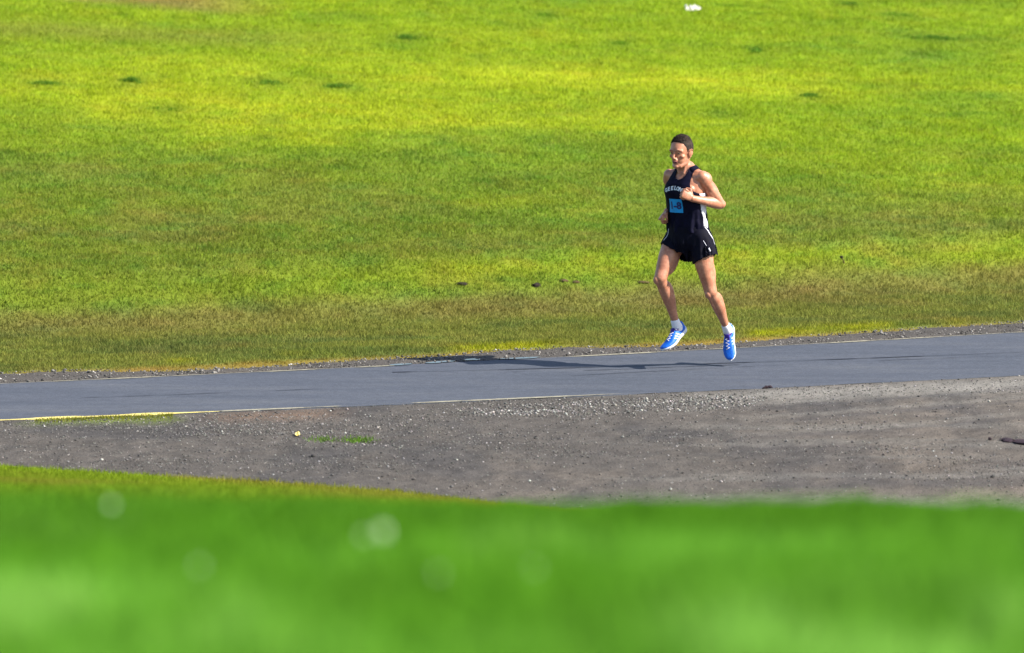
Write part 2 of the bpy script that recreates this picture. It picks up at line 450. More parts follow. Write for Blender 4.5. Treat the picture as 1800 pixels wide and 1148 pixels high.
xb = rng.uniform(-6, 6, nb); tb = rng.uniform(0, .97, nb); yb = y_grass(xb) + (y_near(xb) - y_grass(xb)) * tb
V3, F3, C3 = scatter_rocks('c', xb, yb, lot_z(xb, yb), np.exp(rng.normal(math.log(.009), .3, nb)).clip(.006, .02), np.exp(rng.normal(math.log(.06), .6, nb)).clip(.01, .3)[:, None] * np.array([1, .96, .95]), rock_proto(3, 1))
V = np.concatenate([V1, V2, V3]); Fa = np.concatenate([F1, F2 + len(V1), F3 + len(V1) + len(V2)]); C = np.concatenate([C1, C2, C3])
print('stones', n, 'tris', len(Fa))
gr = mesh_np('gravel', V, Fa, M_stone, col=C)
tag(gr, 'loose grey stones scattered over the dirt shoulder and road edge', 'gravel', kind='stuff')

# puddles at the far edge of the road
def puddle(pts, label, seed):
    w = np.array([F0(*p) for p in pts])
    c = w.mean(0)
    s = NT('puddle_water')
    s.b.inputs['Base Color'].default_value = (.03, .035, .045, 1); s.b.inputs['Roughness'].default_value = .15; s.b.inputs['IOR'].default_value = 1.33
    s.b.inputs['Specular IOR Level'].default_value = .5
    s.bump(s.noise(8, 2), .05, .003)
    v = []; n = 48
    ang = np.linspace(0, 2 * np.pi, n, endpoint=False)
    d = w[1] - w[0]; L = np.linalg.norm(d) / 2; u = d / (2 * L); q = np.array([-u[1], u[0]]); wd = .042
    ctr = (w[0] + w[1]) / 2
    for a in ang:
        k = 1 + .5 * (float(vnoise(np.array([a * 2.3]), np.array([seed])  , seed)[0]) - .5)
        p = ctr + u * L * math.cos(a) * k + q * wd * math.sin(a) * k
        v.append((p[0], p[1], Z0 + .006))
    bm = bmesh.new(); bv = [bm.verts.new(p) for p in v]; bm.faces.new(bv); me = bpy.data.meshes.new('puddle'); bm.to_mesh(me); bm.free(); me.materials.append(s.m)
    o = link(bpy.data.objects.new('puddle', me)); tag(o, label, 'puddle', 'shallow puddles along the far road edge', 'structure')
for pts, lab, sd_ in ((((688, 645), (722, 642)), 'short thin puddle, leftmost of the blue puddles at the far road edge', 1),
                      (((752, 641), (796, 637)), 'longest bright blue puddle at the far road edge', 2),
                      (((812, 636), (856, 633)), 'thin blue puddle right of the longest one, by the dirt patch', 3),
                      (((880, 634), (945, 631)), 'dull narrow puddle where the pale edge line starts again', 4)):
    puddle(pts, lab, sd_)

# ------------------------------------------------------------------ grass
def blades(name, x, y, z, h, w, col, lean=.5):
    n = len(x)
    a = rng.uniform(0, 2 * np.pi, n); l = rng.uniform(0, 2 * np.pi, n); k = h * np.abs(rng.normal(0, lean, n))
    b = np.stack([x, y, z - .004], 1); d = np.stack([np.cos(a), np.sin(a), np.zeros(n)], 1) * (w / 2)[:, None]
    tip = np.stack([x + np.cos(l) * k, y + np.sin(l) * k, z + h], 1)
    V = np.stack([b - d, b + d, tip], 1).reshape(-1, 3)
    C = np.repeat(col, 3, 0)
    return V, np.arange(3 * n).reshape(-1, 3), C
def cone_xy(n, d0, d1, margin, p=1.0):
    d = rng.uniform(0, 1, n); d = d0 + (d1 - d0) * d ** p
    hw = d * .0845 + margin
    return rng.uniform(-1, 1, n) * hw, d - 45, hw
# field beyond the road
N = 1050000
x, y, hw = cone_xy(N, 44.5, 69, 1.6, 1.15)
v = (y - y_far(x)) * COSR
edge = far_w(x) / 1.0 * COSR
p_keep = sm(-.05, .45, v - edge + .25 * (fbm(x * 5, y * 5, 99, 3) - .5))
keep = (rng.uniform(0, 1, N) < p_keep) & (v > edge * .6)
x, y, v = x[keep], y[keep], v[keep]
cl = fbm(x * 3.5, y * 3.5, 123, 3)
h = (.014 + .018 * rng.uniform(0, 1, len(x)) + .04 * np.clip(cl - .45, 0, 1)) * (.45 + .55 * sm(.2, 1.2, v))
c = field_col(x, y); jt = np.exp(rng.normal(0, .24, len(x)))[:, None]
mixs = (rng.uniform(0, 1, len(x)) < .12)[:, None]
c = np.where(mixs, c * .6 + np.array([.24, .21, .06]) * .4, c) * jt
c = np.clip(c, 0, .8)
V, Fb, C = blades('g', x, y, terrain(x, y), h, rng.uniform(.006, .012, len(x)), c, .8)
go = mesh_np('meadow_grass', V, Fb, M_grass, col=C); print('field blades', len(x))
tag(go, 'sunlit short grass of the field and verge behind the runner', 'grass', kind='stuff')
# hillside at the photographer's feet
N = 620000
x, y, hw = cone_xy(N, 7.2, 41.5, 2.0, 1.0)
keep = (y < y_grass(x) + .25 * (rng.uniform(0, 1, N) - .4)) & ((y + 45 < 26) | (x < .8) | (rng.uniform(0, 1, N) < .3))
x, y = x[keep], y[keep]
c = hill_col(x, y) * np.exp(rng.normal(0, .25, len(x)))[:, None]
d = y + 45
h = .022 + .028 * rng.uniform(0, 1, len(x)) + .04 * np.clip(fbm(x * 4, y * 2.5, 133, 3) - .45, 0, 1)
h = h * np.interp(d, [10, 12.5, 24, 32], [1, .38, .38, .8]) * (1 + 2.6 * np.clip(fbm(x * 5, y * .8, 188, 3) - .5, 0, 1) * 2 * (d < 24))
V, Fb, C = blades('h', x, y, terrain(x, y), h, rng.uniform(.004, .009, len(x)), np.clip(c, 0, .8), .6)
ho = mesh_np('hillside_grass', V, Fb, M_grass, col=C); print('hill blades', len(x))
tag(ho, 'bright green out of focus grass of the near hillside', 'grass', kind='stuff')

# ------------------------------------------------------------------ the runner
def V3(*a): return Vector(a)
def skin_mat():
    s = NT('skin')
    f = s.noise(14, 3); g = s.noise(45, 3)
    c = s.ramp(f, [(.32, (.37, .160, .095)), (.68, (.49, .240, .155))])
    c = s.mix(c, s.ramp(g, [(.32, (.80, .68, .64)), (.68, (1.08, 1.05, 1.03))]), .9, 'MULTIPLY')
    s.l(c, s.b.inputs['Base Color'])
    s.b.inputs['Roughness'].default_value = .43; s.b.inputs['Specular IOR Level'].default_value = .5
    s.b.inputs['Subsurface Weight'].default_value = .12; s.b.inputs['Subsurface Radius'].default_value = (.02, .008, .004); s.b.inputs['Subsurface Scale'].default_value = .5
    s.bump(g, .15, .003)
    return s.m
M_skin = skin_mat()
M_navy = plain('navy_jersey', (.0028, .0028, .014), .8, .3, 30, .12, .3)
M_black = plain('black_shorts_fabric', (.0022, .0022, .009), .75, .3, 30, .12, .3)
M_white = plain('white_fabric', (.60, .60, .68), .7, .06, 40, .2, .2)
M_print = plain('white_print', (.62, .68, .74), .6, .06, 40)
M_sock = plain('white_sock_knit', (.72, .72, .78), .85, .06, 90, .1, .4)
M_blue = plain('blue_shoe_mesh', (.003, .105, .54), .55, .22, 130, .35, .4)
M_cyan = plain('cyan_heel_panel', (.01, .42, .85), .4, .12, 90, .5)
M_indigo = plain('indigo_lining', (.035, .015, .24), .7, .2, 60)
M_rubber = plain('white_sole_foam', (.60, .62, .68), .5, .06, 60, .4)
M_bib = plain('light_blue_bib', (.006, .26, .60), .6, .08, 25, .3)
M_ink = plain('dark_blue_ink', (.006, .012, .11), .6, .1, 40)
M_hair = plain('short_dark_hair', (.024, .015, .012), .75, .8, 42, .25, .8)
M_lip = plain('lips', (.26, .085, .085), .4, .1, 60)
M_dark = plain('dark_iris', (.012, .009, .008), .2, .1, 60)
M_eyewhite = plain('eye_white', (.20, .15, .13), .3, .05, 60)

def basis(axis, hint):
    a = axis.normalized(); u = (hint - a * hint.dot(a)).normalized(); return a, u, a.cross(u)
def tube(bm, pts, rad, hint, seg=20, caps=5):
    """closed loft through pts; rad = [(ru, rw)] radii along hint direction and across it; rounded ends"""
    pts = [Vector(p) for p in pts]; st = []
    n = len(pts)
    for i, p in enumerate(pts):
        ax = (pts[min(i + 1, n - 1)] - pts[max(i - 1, 0)])
        st.append((p, basis(ax, hint), rad[i]))
    rings = []
    def ring(c, b, r): return [c + b[1] * (r[0] * math.cos(t)) + b[2] * (r[1] * math.sin(t)) for t in (2 * math.pi * k / seg for k in range(seg))]
    p, b, r = st[0]; m = min(r)
    for k in range(caps, 0, -1):
        a = math.pi / 2 * k / (caps + .0); f = math.cos(a) if k < caps else .02
        rings.append(ring(p - b[0] * m * math.sin(a), b, (r[0] * max(f, .02), r[1] * max(f, .02))))
    for s in st: rings.append(ring(*s))
    p, b, r = st[-1]; m = min(r)
    for k in range(1, caps + 1):
        a = math.pi / 2 * k / caps; f = math.cos(a)
        rings.append(ring(p + b[0] * m * math.sin(a), b, (r[0] * max(f, .02), r[1] * max(f, .02))))
    vs_ = [[bm.verts.new(q) for q in rg] for rg in rings]
    for A, B in zip(vs_[:-1], vs_[1:]):
        for k in range(seg):
            bm.faces.new((A[k], A[(k + 1) % seg], B[(k + 1) % seg], B[k]))
    bm.faces.new(list(reversed(vs_[0]))); bm.faces.new(vs_[-1])
def ell(bm, c, axes, radii, seg=24):
    """closed ellipsoid; axes = three unit vectors"""
    r = bmesh.ops.create_uvsphere(bm, u_segments=seg, v_segments=seg // 2, radius=1)
    M = Matrix((axes[0] * radii[0], axes[1] * radii[1], axes[2] * radii[2])).transposed()
    for v in r['verts']: v.co = Vector(c) + M @ v.co
def smooth_np(co, ed, it, lam=.5):
    n = len(co); deg = np.bincount(ed.ravel(), minlength=n)[:, None]
    for k in range(it):
        s = np.zeros_like(co)
        for q in range(3):
            s[:, q] = np.bincount(ed[:, 0], co[ed[:, 1], q], n) + np.bincount(ed[:, 1], co[ed[:, 0], q], n)
        co = co + lam * (s / np.maximum(deg, 1) - co)
    return co
def remeshed(bm, voxel, smooth=4):
    bmesh.ops.recalc_face_normals(bm, faces=bm.faces)
    me = bpy.data.meshes.new('tmp'); bm.to_mesh(me); bm.free()
    o = bpy.data.objects.new('tmp', me); scene.collection.objects.link(o)
    md = o.modifiers.new('r', 'REMESH'); md.mode = 'VOXEL'; md.voxel_size = voxel; md.use_smooth_shade = True
    bpy.context.view_layer.update()
    dg = bpy.context.evaluated_depsgraph_get()
    out = bpy.data.meshes.new_from_object(o.evaluated_get(dg))
    bpy.data.objects.remove(o); bpy.data.meshes.remove(me)
    co = np.empty(len(out.vertices) * 3); out.vertices.foreach_get('co', co); co = co.reshape(-1, 3)
    ed = np.empty(len(out.edges) * 2, np.int32); out.edges.foreach_get('vertices', ed); ed = ed.reshape(-1, 2)
    co = smooth_np(co, ed, smooth)
    out.vertices.foreach_set('co', co.ravel()); out.update()
    return out
def put(me, name, mat, root, origin, smooth=True):
    me.transform(Matrix.Translation(-origin)); me.name = name
    me.materials.clear(); me.materials.append(mat)
    if smooth: me.polygons.foreach_set('use_smooth', np.ones(len(me.polygons), bool))
    return link(bpy.data.objects.new(name, me), root)
def bm_mesh(bm, name='m'):
    me = bpy.data.meshes.new(name); bm.to_mesh(me); bm.free(); return me
def keep_faces(me, fn):
    bm = bmesh.new(); bm.from_mesh(me)
    dead = [f for f in bm.faces if not fn(f.calc_center_median())]
    bmesh.ops.delete(bm, geom=dead, context='FACES')
    bm.to_mesh(me); bm.free(); return me
def solidify(me, th):
    bm = bmesh.new(); bm.from_mesh(me); bmesh.ops.recalc_face_normals(bm, faces=bm.faces)
    bm.normal_update(); bm.verts.ensure_lookup_table()
    outer = bm.verts[:]; fo = bm.faces[:]; be = [e for e in bm.edges if len(e.link_faces) == 1]
    inner = [bm.verts.new(v.co - v.normal * th) for v in outer]
    ix = {v: inner[i] for i, v in enumerate(outer)}
    for e in be:
        f = e.link_faces[0]; l = [l for l in f.loops if l.edge == e][0]; a_, b_ = l.vert, l.link_loop_next.vert
        bm.faces.new((b_, a_, ix[a_], ix[b_]))
    for f in fo: bm.faces.new([ix[v] for v in reversed(f.verts)])
    bm.to_mesh(me); bm.free(); return me
def lerp_tab(tab, u):
    k = [r[0] for r in tab]
    return [float(np.interp(u, k, [r[i] for r in tab])) for i in range(1, len(tab[0]))]

def hand(bm, wrist, d, n, s, scale=1.0, curl=(58, 85, 45), spread=.0):
    """wrist point, d towards the knuckles, n out of the back of the hand, s towards the thumb side"""
    d, n, s = d.normalized(), n.normalized(), s.normalized(); k = scale
    tube(bm, [wrist - d * .012 * k, wrist + d * .015 * k, wrist + d * .045 * k, wrist + d * .075 * k, wrist + d * .088 * k],
         [(.016 * k, .026 * k), (.016 * k, .029 * k), (.0165 * k, .037 * k), (.014 * k, .041 * k), (.011 * k, .039 * k)], n, 20, 3)
    for q, (off, ln) in enumerate(((.031, .88), (.0105, 1.0), (-.0105, .95), (-.030, .78))):
        p = wrist + d * (.086 - .004 * abs(q - 1)) * k + s * off * k
        a = 0; pts = [p - d * .02 * k, p]; rr = [.0095 * k, .0100 * k]
        dirv = d
        for c, L, r in zip(curl, (.043, .027, .021), (.0088, .0082, .0068)):
            a += c + (q - 1.5) * 2
            dirv = d * math.cos(R(a)) - n * math.sin(R(a))
            pts.append(pts[-1] + dirv * L * ln * k * 0.55); rr.append(r * 1.03 * k)
            pts.append(pts[-1] + dirv * L * ln * k * 0.45); rr.append(r * k)
        # straight-sided chain of short capsules keeps the knuckles
        for a0, a1, r0, r1 in zip(pts[:-1], pts[1:], rr[:-1], rr[1:]):
            tube(bm, [a0, a1], [(r0, r0), (r1, r1)], s, 10, 3)
    t0 = wrist + d * .022 * k + s * .024 * k - n * .006 * k
    t1 = t0 + (d * .6 + s * .7 - n * .25).normalized() * .040 * k
    t2 = t1 + (d * .75 - n * .65 - s * .05).normalized() * .032 * k
    t3 = t2 + (d * .35 - n * .6 - s * .6).normalized() * .024 * k
    for a0, a1, r0, r1 in ((t0, t1, .0135, .0112), (t1, t2, .0112, .0098), (t2, t3, .0098, .0080)):
        tube(bm, [a0, a1], [(r0 * k, r0 * k), (r1 * k, r1 * k)], n, 12, 3)

def limb_leg(bm, hip, knee, ankle, front, k=1.0):
    ax = (knee - hip)
    f = (front - ax.normalized() * front.dot(ax.normalized())).normalized()
    L = [0, .12, .3, .5, .7, .85, .95, 1.0]
    rr = [(.088, .088), (.088, .084), (.082, .077), (.073, .069), (.062, .058), (.054, .052), (.051, .050), (.050, .049)]
    off = [0, 0, .008, .012, .010, .004, .002, .0]
    tube(bm, [hip + ax * l + f * o for l, o in zip(L, off)], [(a * k, b * k) for a, b in rr], f, 28)
    sx = (ankle - knee); g = (front - sx.normalized() * front.dot(sx.normalized())).normalized()
    L = [0, .08, .18, .30, .42, .55, .70, .84, .94, 1.02]
    rr = [(.049, .048), (.044, .043), (.044, .043), (.050, .047), (.050, .047), (.043, .041), (.034, .032), (.0295, .028), (.029, .027), (.032, .029)]
    off = [0, 0, -.006, -.013, -.014, -.010, -.005, -.002, -.002, -.004]
    tube(bm, [knee + sx * l + g * o for l, o in zip(L, off)], [(a * k, b * k) for a, b in rr], g, 28)
    w = sx.normalized().cross(g)
    ell(bm, knee + g * .036 + ax.normalized() * .000, (g, w, sx.normalized()), (.027, .027, .033))
    tube(bm, [knee + g * .040 + sx * .07, knee + g * .040 + sx * .20, knee + g * .030 + sx * .5], [(.010, .012), (.010, .010), (.009, .009)], g, 10)        # kneecap
    ell(bm, knee - ax.normalized() * .20 + f * .045, (f, w, ax.normalized()), (.036, .030, .13))
    ell(bm, knee - ax.normalized() * .17 - f * .040 + w * .020, (f, w, ax.normalized()), (.034, .026, .11))
    ell(bm, knee - ax.normalized() * .17 - f * .040 - w * .022, (f, w, ax.normalized()), (.032, .025, .11))
    ell(bm, knee - ax.normalized() * .075 + f * .012 + w * .028, (f, w, ax.normalized()), (.032, .026, .055))
    ell(bm, knee - ax.normalized() * .10 + f * .010 - w * .028, (f, w, ax.normalized()), (.032, .024, .06))
    ell(bm, knee + sx * .30 - g * .030 + w * .016, (g, w, sx.normalized()), (.032, .028, .085))          # calf heads
    ell(bm, knee + sx * .28 - g * .030 - w * .018, (g, w, sx.normalized()), (.032, .027, .080))
    ell(bm, ankle + w * .024, (g, w, sx.normalized()), (.014, .011, .016)); ell(bm, ankle - w * .026, (g, w, sx.normalized()), (.014, .011, .016))

def limb_arm(bm, sh, el, wr, k=1.0):
    ax = el - sh; h = V3(0, -1, 0) if abs(ax.normalized().y) < .8 else V3(1, 0, 0)
    L = [0, .15, .35, .55, .75, .9, 1.0]; rr = [.050, .050, .047, .046, .042, .038, .037]
    tube(bm, [sh + ax * l for l in L], [(r * k, r * k * .93) for r in rr], h, 22)
    fx = wr - el; L = [0, .12, .28, .45, .65, .85, 1.0]; rr = [.037, .040, .041, .037, .030, .026, .025]
    hh = fx.cross(ax).normalized() if fx.cross(ax).length > 1e-4 else h
    tube(bm, [el + fx * l for l in L], [(r * k * .92, r * k) for r in rr], hh, 22)
    bis = (fx.normalized() - ax.normalized() * fx.normalized().dot(ax.normalized())).normalized()
    ell(bm, sh + ax * .55 + bis * .014, (ax.normalized(), bis, ax.normalized().cross(bis)), (.085, .040, .036))   # biceps
    ell(bm, sh + ax * .45 - bis * .014, (ax.normalized(), bis, ax.normalized().cross(bis)), (.095, .036, .036))   # triceps
    ell(bm, el - bis * .010 + ax.normalized() * .006, (ax.normalized(), bis, ax.normalized().cross(bis)), (.030, .030, .028))

TORSO = [  # height, half width, half depth, forward shift
    (-.13, .060, .050, 0), (-.11, .105, .080, -.005), (-.06, .158, .108, -.010), (0, .160, .112, -.006), (.07, .146, .100, 0), (.14, .136, .092, .004), (.21, .143, .098, .006),
    (.29, .156, .110, .006), (.35, .163, .115, .004), (.41, .160, .106, -.002), (.445, .146, .092, -.008), (.475, .112, .074, -.012), (.50, .076, .060, -.012), (.525, .056, .055, -.008)]

def build_runner(pose, root_loc):
    pel, neck = pose['pelvis'], pose['neck']
    up_h = (neck - pel).length / .52
    yaw0, yaw1 = pose['yaw_pelvis'], pose['yaw_chest']
    upv = (neck - pel).normalized()
    def frame(u):
        t = min(max(u / .40, 0), 1); y = R(yaw0 + (yaw1 - yaw0) * (t * t * (3 - 2 * t)))
        f = V3(-math.sin(y), -math.cos(y), 0); f = (f - upv * f.dot(upv)).normalized()
        return f, f.cross(upv) * -1, upv                    # forward, left, up
    def T(u, l, f):
        F_, L_, U_ = frame(u); return pel + upv * (u * up_h) + L_ * l + F_ * f
    root = empty('person', root_loc)
    bm = bmesh.new()
    # trunk
    seg = 40; rings = []
    us = np.linspace(-.13, .525, 44)
    for u in us:
        a, b, sft = lerp_tab(TORSO, u)
        rings.append([T(u, a * abs(math.sin(t)) ** .92 * (1 if math.sin(t) >= 0 else -1), sft + b * abs(math.cos(t)) ** .92 * (1 if math.cos(t) >= 0 else -1)) for t in (2 * math.pi * k / seg for k in range(seg))])
    vv = [[bm.verts.new(q) for q in r_] for r_ in rings]
    for A, B in zip(vv[:-1], vv[1:]):
        for k in range(seg): bm.faces.new((A[k], A[(k + 1) % seg], B[(k + 1) % seg], B[k]))
    bm.faces.new(list(reversed(vv[0]))); bm.faces.new(vv[-1])
    F_, L_, U_ = frame(.4)
    for sg in (-1, 1):
        ell(bm, T(.365, sg * .068, .070), (L_, F_, U_), (.070, .046, .052))            # pectorals
        sh = pose['sh_l'] if sg > 0 else pose['sh_r']
        el_ = pose['el_l'] if sg > 0 else pose['el_r']; wr = pose['wr_l'] if sg > 0 else pose['wr_r']
        tube(bm, [T(.44, sg * .05, -.01), T(.445, sg * .11, -.008), sh], [(.060, .070), (.052, .060), (.044, .048)], upv, 20)
        tube(bm, [T(.535, sg * .025, -.012), T(.485, sg * .09, -.018), sh + upv * .012], [(.030, .04), (.030, .04), (.026, .036)], upv, 16)
        tube(bm, [T(.475, sg * .02, .045), T(.468, sg * .13, .028)], [(.010, .010), (.011, .011)], upv, 10)   # collar bones
        ell(bm, sh + (el_ - sh) * .12 + L_ * sg * .008, (L_, F_, U_), (.048, .053, .062))
        limb_arm(bm, sh, el_, wr)
        h_ = pose['hand_l'] if sg > 0 else pose['hand_r']
        hand(bm, wr, *h_)
    ft = {}
    for sd_, sg in (('r', -1), ('l', 1)):
        hip, knee, ank = pose['hip_' + sd_], pose['knee_' + sd_], pose['ank_' + sd_]
        limb_leg(bm, hip, knee, ank, pose['front_' + sd_])
        tube(bm, [ank, ank + pose['foot_' + sd_] * .035 - pose['footup_' + sd_] * .02], [(.029, .027), (.024, .026)], V3(0, 0, 1), 16)
    # neck and head
    hc = pose['head']; y = R(pose['yaw_head']); pt = R(pose['pitch_head']); rl = R(pose.get('roll_head', 0))
    Fh = V3(-math.sin(y) * math.cos(pt), -math.cos(y) * math.cos(pt), -math.sin(pt))
    Lh = V3(math.cos(y), -math.sin(y), 0); Uh = Lh.cross(Fh) * 1.0
    if Uh.z < 0: Uh = -Uh
    Lh = (Lh * math.cos(rl) + Uh * math.sin(rl)).normalized(); Uh = Fh.cross(Lh); Uh = Uh if Uh.z > 0 else -Uh
    def H(f, l, u): return hc + Fh * f + Lh * l + Uh * u
    A3 = (Fh, Lh, Uh)
    tube(bm, [T(.49, 0, -.012), T(.53, 0, -.004), H(-.012, 0, -.085), H(-.015, 0, -.03)], [(.062, .066), (.057, .058), (.054, .055), (.05, .05)], V3(0, -1, 0), 24)
    for sg in (-1, 1):
        tube(bm, [T(.485, sg * .022, .052), H(-.005, sg * .050, -.06)], [(.012, .012), (.014, .014)], V3(0, -1, 0), 12)
    ell(bm, T(.525, 0, .045), A3, (.012, .014, .018))
    ell(bm, H(-.014, 0, .030), A3, (.099, .076, .087), 40)
    ell(bm, H(.020, 0, .020), A3, (.070, .066, .072), 32)
    ell(bm, H(.026, 0, -.028), A3, (.060, .058, .085), 32)
    tube(bm, [H(-.004, .056, -.045), H(.012, .052, -.078), H(.055, .026, -.100), H(.068, 0, -.102), H(.055, -.026, -.100), H(.012, -.052, -.078), H(-.004, -.056, -.045)],
         [(.020, .014), (.018, .015), (.015, .016), (.016, .017), (.015, .016), (.018, .015), (.020, .014)], Uh, 14)
    ell(bm, H(.046, 0, -.080), A3, (.034, .034, .032))
    ell(bm, H(.069, 0, -.100), A3, (.018, .022, .017))
    tube(bm, [H(.066, .050, .018), H(.080, .026, .024), H(.084, 0, .018), H(.080, -.026, .024), H(.066, -.050, .018)], [(.010, .010), (.011, .010), (.010, .008), (.011, .010), (.010, .010)], Uh, 12)
    for sg in (-1, 1):
        ell(bm, H(.050, sg * .045, -.024), A3, (.024, .020, .016))
        ell(bm, H(.098, sg * .010, -.036), A3, (.012, .0085, .0075))
        # ear: rim and inner plate
        ell(bm, H(-.006, sg * .079, -.006), ((Fh * .9 - Lh * sg * .43).normalized(), (Lh * .9 + Fh * sg * 0).normalized(), Uh), (.018, .0065, .030))
        tube(bm, [H(.006, sg * .079, .012), H(-.008, sg * .090, .026), H(-.024, sg * .091, .014), H(-.026, sg * .088, -.004), H(-.014, sg * .082, -.026), H(-.002, sg * .078, -.036)],
             [(.0045, .0045)] * 4 + [(.005, .005), (.007, .006)], Uh, 8, 2)
        ell(bm, H(-.012, sg * .054, -.030), A3, (.03, .014, .03))
    tube(bm, [H(.084, 0, .016), H(.094, 0, -.006), H(.106, 0, -.028), H(.104, 0, -.036)], [(.008, .009), (.0085, .009), (.0105, .0105), (.009, .010)], Uh * .3 + Fh, 14)
    ell(bm, H(.082, 0, -.050), A3, (.016, .024, .016))
    me = remeshed(bm, .0033, 2)
    body = put(me, 'body', M_skin, root, root_loc)
    body_bvh = BVHTree.FromPolygons([v.co.copy() for v in body.data.vertices], [tuple(p.vertices) for p in body.data.polygons])
    # ---- face details
    def small(name, fn, mat, parent=root, voxel=None):
        b = bmesh.new(); fn(b)
        return put(bm_mesh(b), name, mat, parent, root_loc)
    for sg in (-1, 1):
        eye = small('eye', lambda b: ell(b, H(.0715, sg * .031, .001), A3, (.0120, .0135, .0046)), M_eyewhite)
        small('iris', lambda b: ell(b, H(.0805, sg * .031 + .002, .001), A3, (.0045, .0062, .0042)), M_dark, eye)
        small('eyebrow', lambda b: tube(b, [H(.088, sg * .014, .019), H(.086, sg * .032, .025), H(.072, sg * .052, .020)], [(.0030, .0024), (.0034, .0026), (.002, .002)], Uh, 10), M_hair)
        small('eyelid', lambda b: tube(b, [H(.078, sg * .017, .004), H(.085, sg * .031, .0085), H(.073, sg * .046, .004)], [(.0022, .0025)] * 3, Uh, 8), M_skin)
    def mouth(b):
        tube(b, [H(.085, .023, -.063), H(.096, .009, -.0575), H(.098, 0, -.0590), H(.096, -.009, -.0575), H(.085, -.023, -.063)], [(.002, .002), (.005, .0045), (.005, .0045), (.005, .0045), (.002, .002)], Uh, 10)
        tube(b, [H(.085, .021, -.068), H(.095, 0, -.0725), H(.085, -.021, -.068)], [(.002, .002), (.0062, .0052), (.002, .002)], Uh, 10)
    lip = small('lips', mouth, M_lip)
    small('mouth_opening', lambda b: ell(b, H(.0915, 0, -.0652), A3, (.005, .018, .0035)), M_dark, lip)
    # ---- hair: a shell that rises out of the skull inside the hairline and dips below it elsewhere
    b = bmesh.new(); r_ = bmesh.ops.create_uvsphere(b, u_segments=110, v_segments=70, radius=1)
    for v in b.verts:
        f, l, u = v.co.x * .099 - .014, v.co.y * .076, v.co.z * .088 + .030
        line = float(np.interp(f, [-.12, -.06, -.03, -.012, .004, .018, .030, .045, .065, .09], [-.055, -.05, -.02, .010, .012, -.002, .038, .066, .080, .082]))
        line += .006 * mnoise.noise(Vector((f * 90, l * 130, u * 90)))
        m = min(max((u - line) / .010, 0), 1); m = m * m * (3 - 2 * m)
        nz = mnoise.noise(Vector((v.co.x * 9, v.co.y * 9, v.co.z * 9))) * .5 + mnoise.noise(Vector((v.co.x * 28, v.co.y * 28, v.co.z * 28))) * .5
        top = min(max((u - .07) / .04, 0), 1)
        k = -.006 + m * (.0085 + .003 * top + .0080 * nz * (.4 + top))
        v.co = H(f, l, u) + (Fh * (v.co.x) + Lh * (v.co.y) + Uh * (v.co.z)).normalized() * k
    src = [(v.co.copy(), v.index) for v in b.verts]; rr_ = random.Random(5); base_v = list(b.verts)
    for v in base_v:                                                     # short tousled locks
        q = v.co - H(-.014, 0, .030); f, l, u = q.dot(Fh) - .014, q.dot(Lh), q.dot(Uh) + .030
        line = float(np.interp(f, [-.12, -.06, -.03, -.012, .004, .018, .030, .045, .065, .09], [-.055, -.05, -.02, .010, .012, -.002, .038, .066, .080, .082]))
        if u < line + .004 or rr_.random() < .35: continue
        n_ = q.normalized(); ln = (.003 + .007 * min(max((u - .05) / .05, 0), 1)) * rr_.uniform(.4, 1.3)
        side_ = Vector((rr_.uniform(-1, 1), rr_.uniform(-1, 1), rr_.uniform(-1, 1))); side_ = (side_ - n_ * side_.dot(n_)).normalized()
        lean = (n_ + side_ * rr_.uniform(-.8, .8) + Fh * .35).normalized()
        a_, b_, c_ = (b.verts.new(v.co - n_ * .003 + side_ * .0035), b.verts.new(v.co - n_ * .003 - side_ * .0035), b.verts.new(v.co + lean * ln))
        d_ = b.verts.new(v.co - n_ * .003 + side_.cross(n_) * .0035)
        b.faces.new((a_, b_, c_)); b.faces.new((b_, d_, c_)); b.faces.new((d_, a_, c_))
    put(bm_mesh(b), 'hair', M_hair, root, root_loc)

    # ---- singlet: cloth loft round the trunk
    NU, NS = 190, 220
    seg = NS; u0, u1 = .035, .535
    grid = []
    for i in range(NU + 1):
        u = u0 + (u1 - u0) * i / NU
        a, b_, sft = lerp_tab(TORSO, u)
        loose = float(np.interp(u, [.03, .10, .2, .3, .38, .44, .50, .54], [.010, .018, .016, .010, .009, .010, .0085, .0085]))
        row = []
        for k in range(seg):
            t = 2 * math.pi * k / seg
            st, ct = math.sin(t), math.cos(t)
            pec = .030 * math.exp(-((u - .36) / .055) ** 2) * math.exp(-((abs(t if t < math.pi else 2 * math.pi - t) - .62) / .55) ** 2)
            fold = (.0065 * math.sin(t * 9 + 7 * u + 3 * math.sin(u * 21)) + .004 * math.sin(t * 17 - 23 * u)) * float(np.interp(u, [.03, .17, .21, .30], [1, .8, .25, .12]))
            g = loose + fold
            row.append((T(u, (a + g) * abs(st) ** .92 * (1 if st >= 0 else -1), sft + (b_ + g + pec) * abs(ct) ** .92 * (1 if ct >= 0 else -1)), u, t, (a + g) * st, (b_ + g) * ct))
        grid.append(row)
    # keep the cloth outside the skin: push each point clear of the body surface
    def cloth_zone(u, l, f):
        al = abs(l)
        # arm holes
        if u > .335:
            lim = float(np.interp(u, [.335, .36, .39, .43, .47, .50, .53], [.165, .138, .118, .104, .097, .092, .085]))
            if al > lim: return False
        # neck opening
        if f > 0:
            if u > .437 and al < float(np.interp(u, [.437, .45, .465, .49, .53], [.0, .024, .040, .050, .056])): return False
        else:
            if u > .475 and al < float(np.interp(u, [.475, .49, .53], [.0, .035, .052])): return False
        return u < .53
    b = bmesh.new(); vg = []
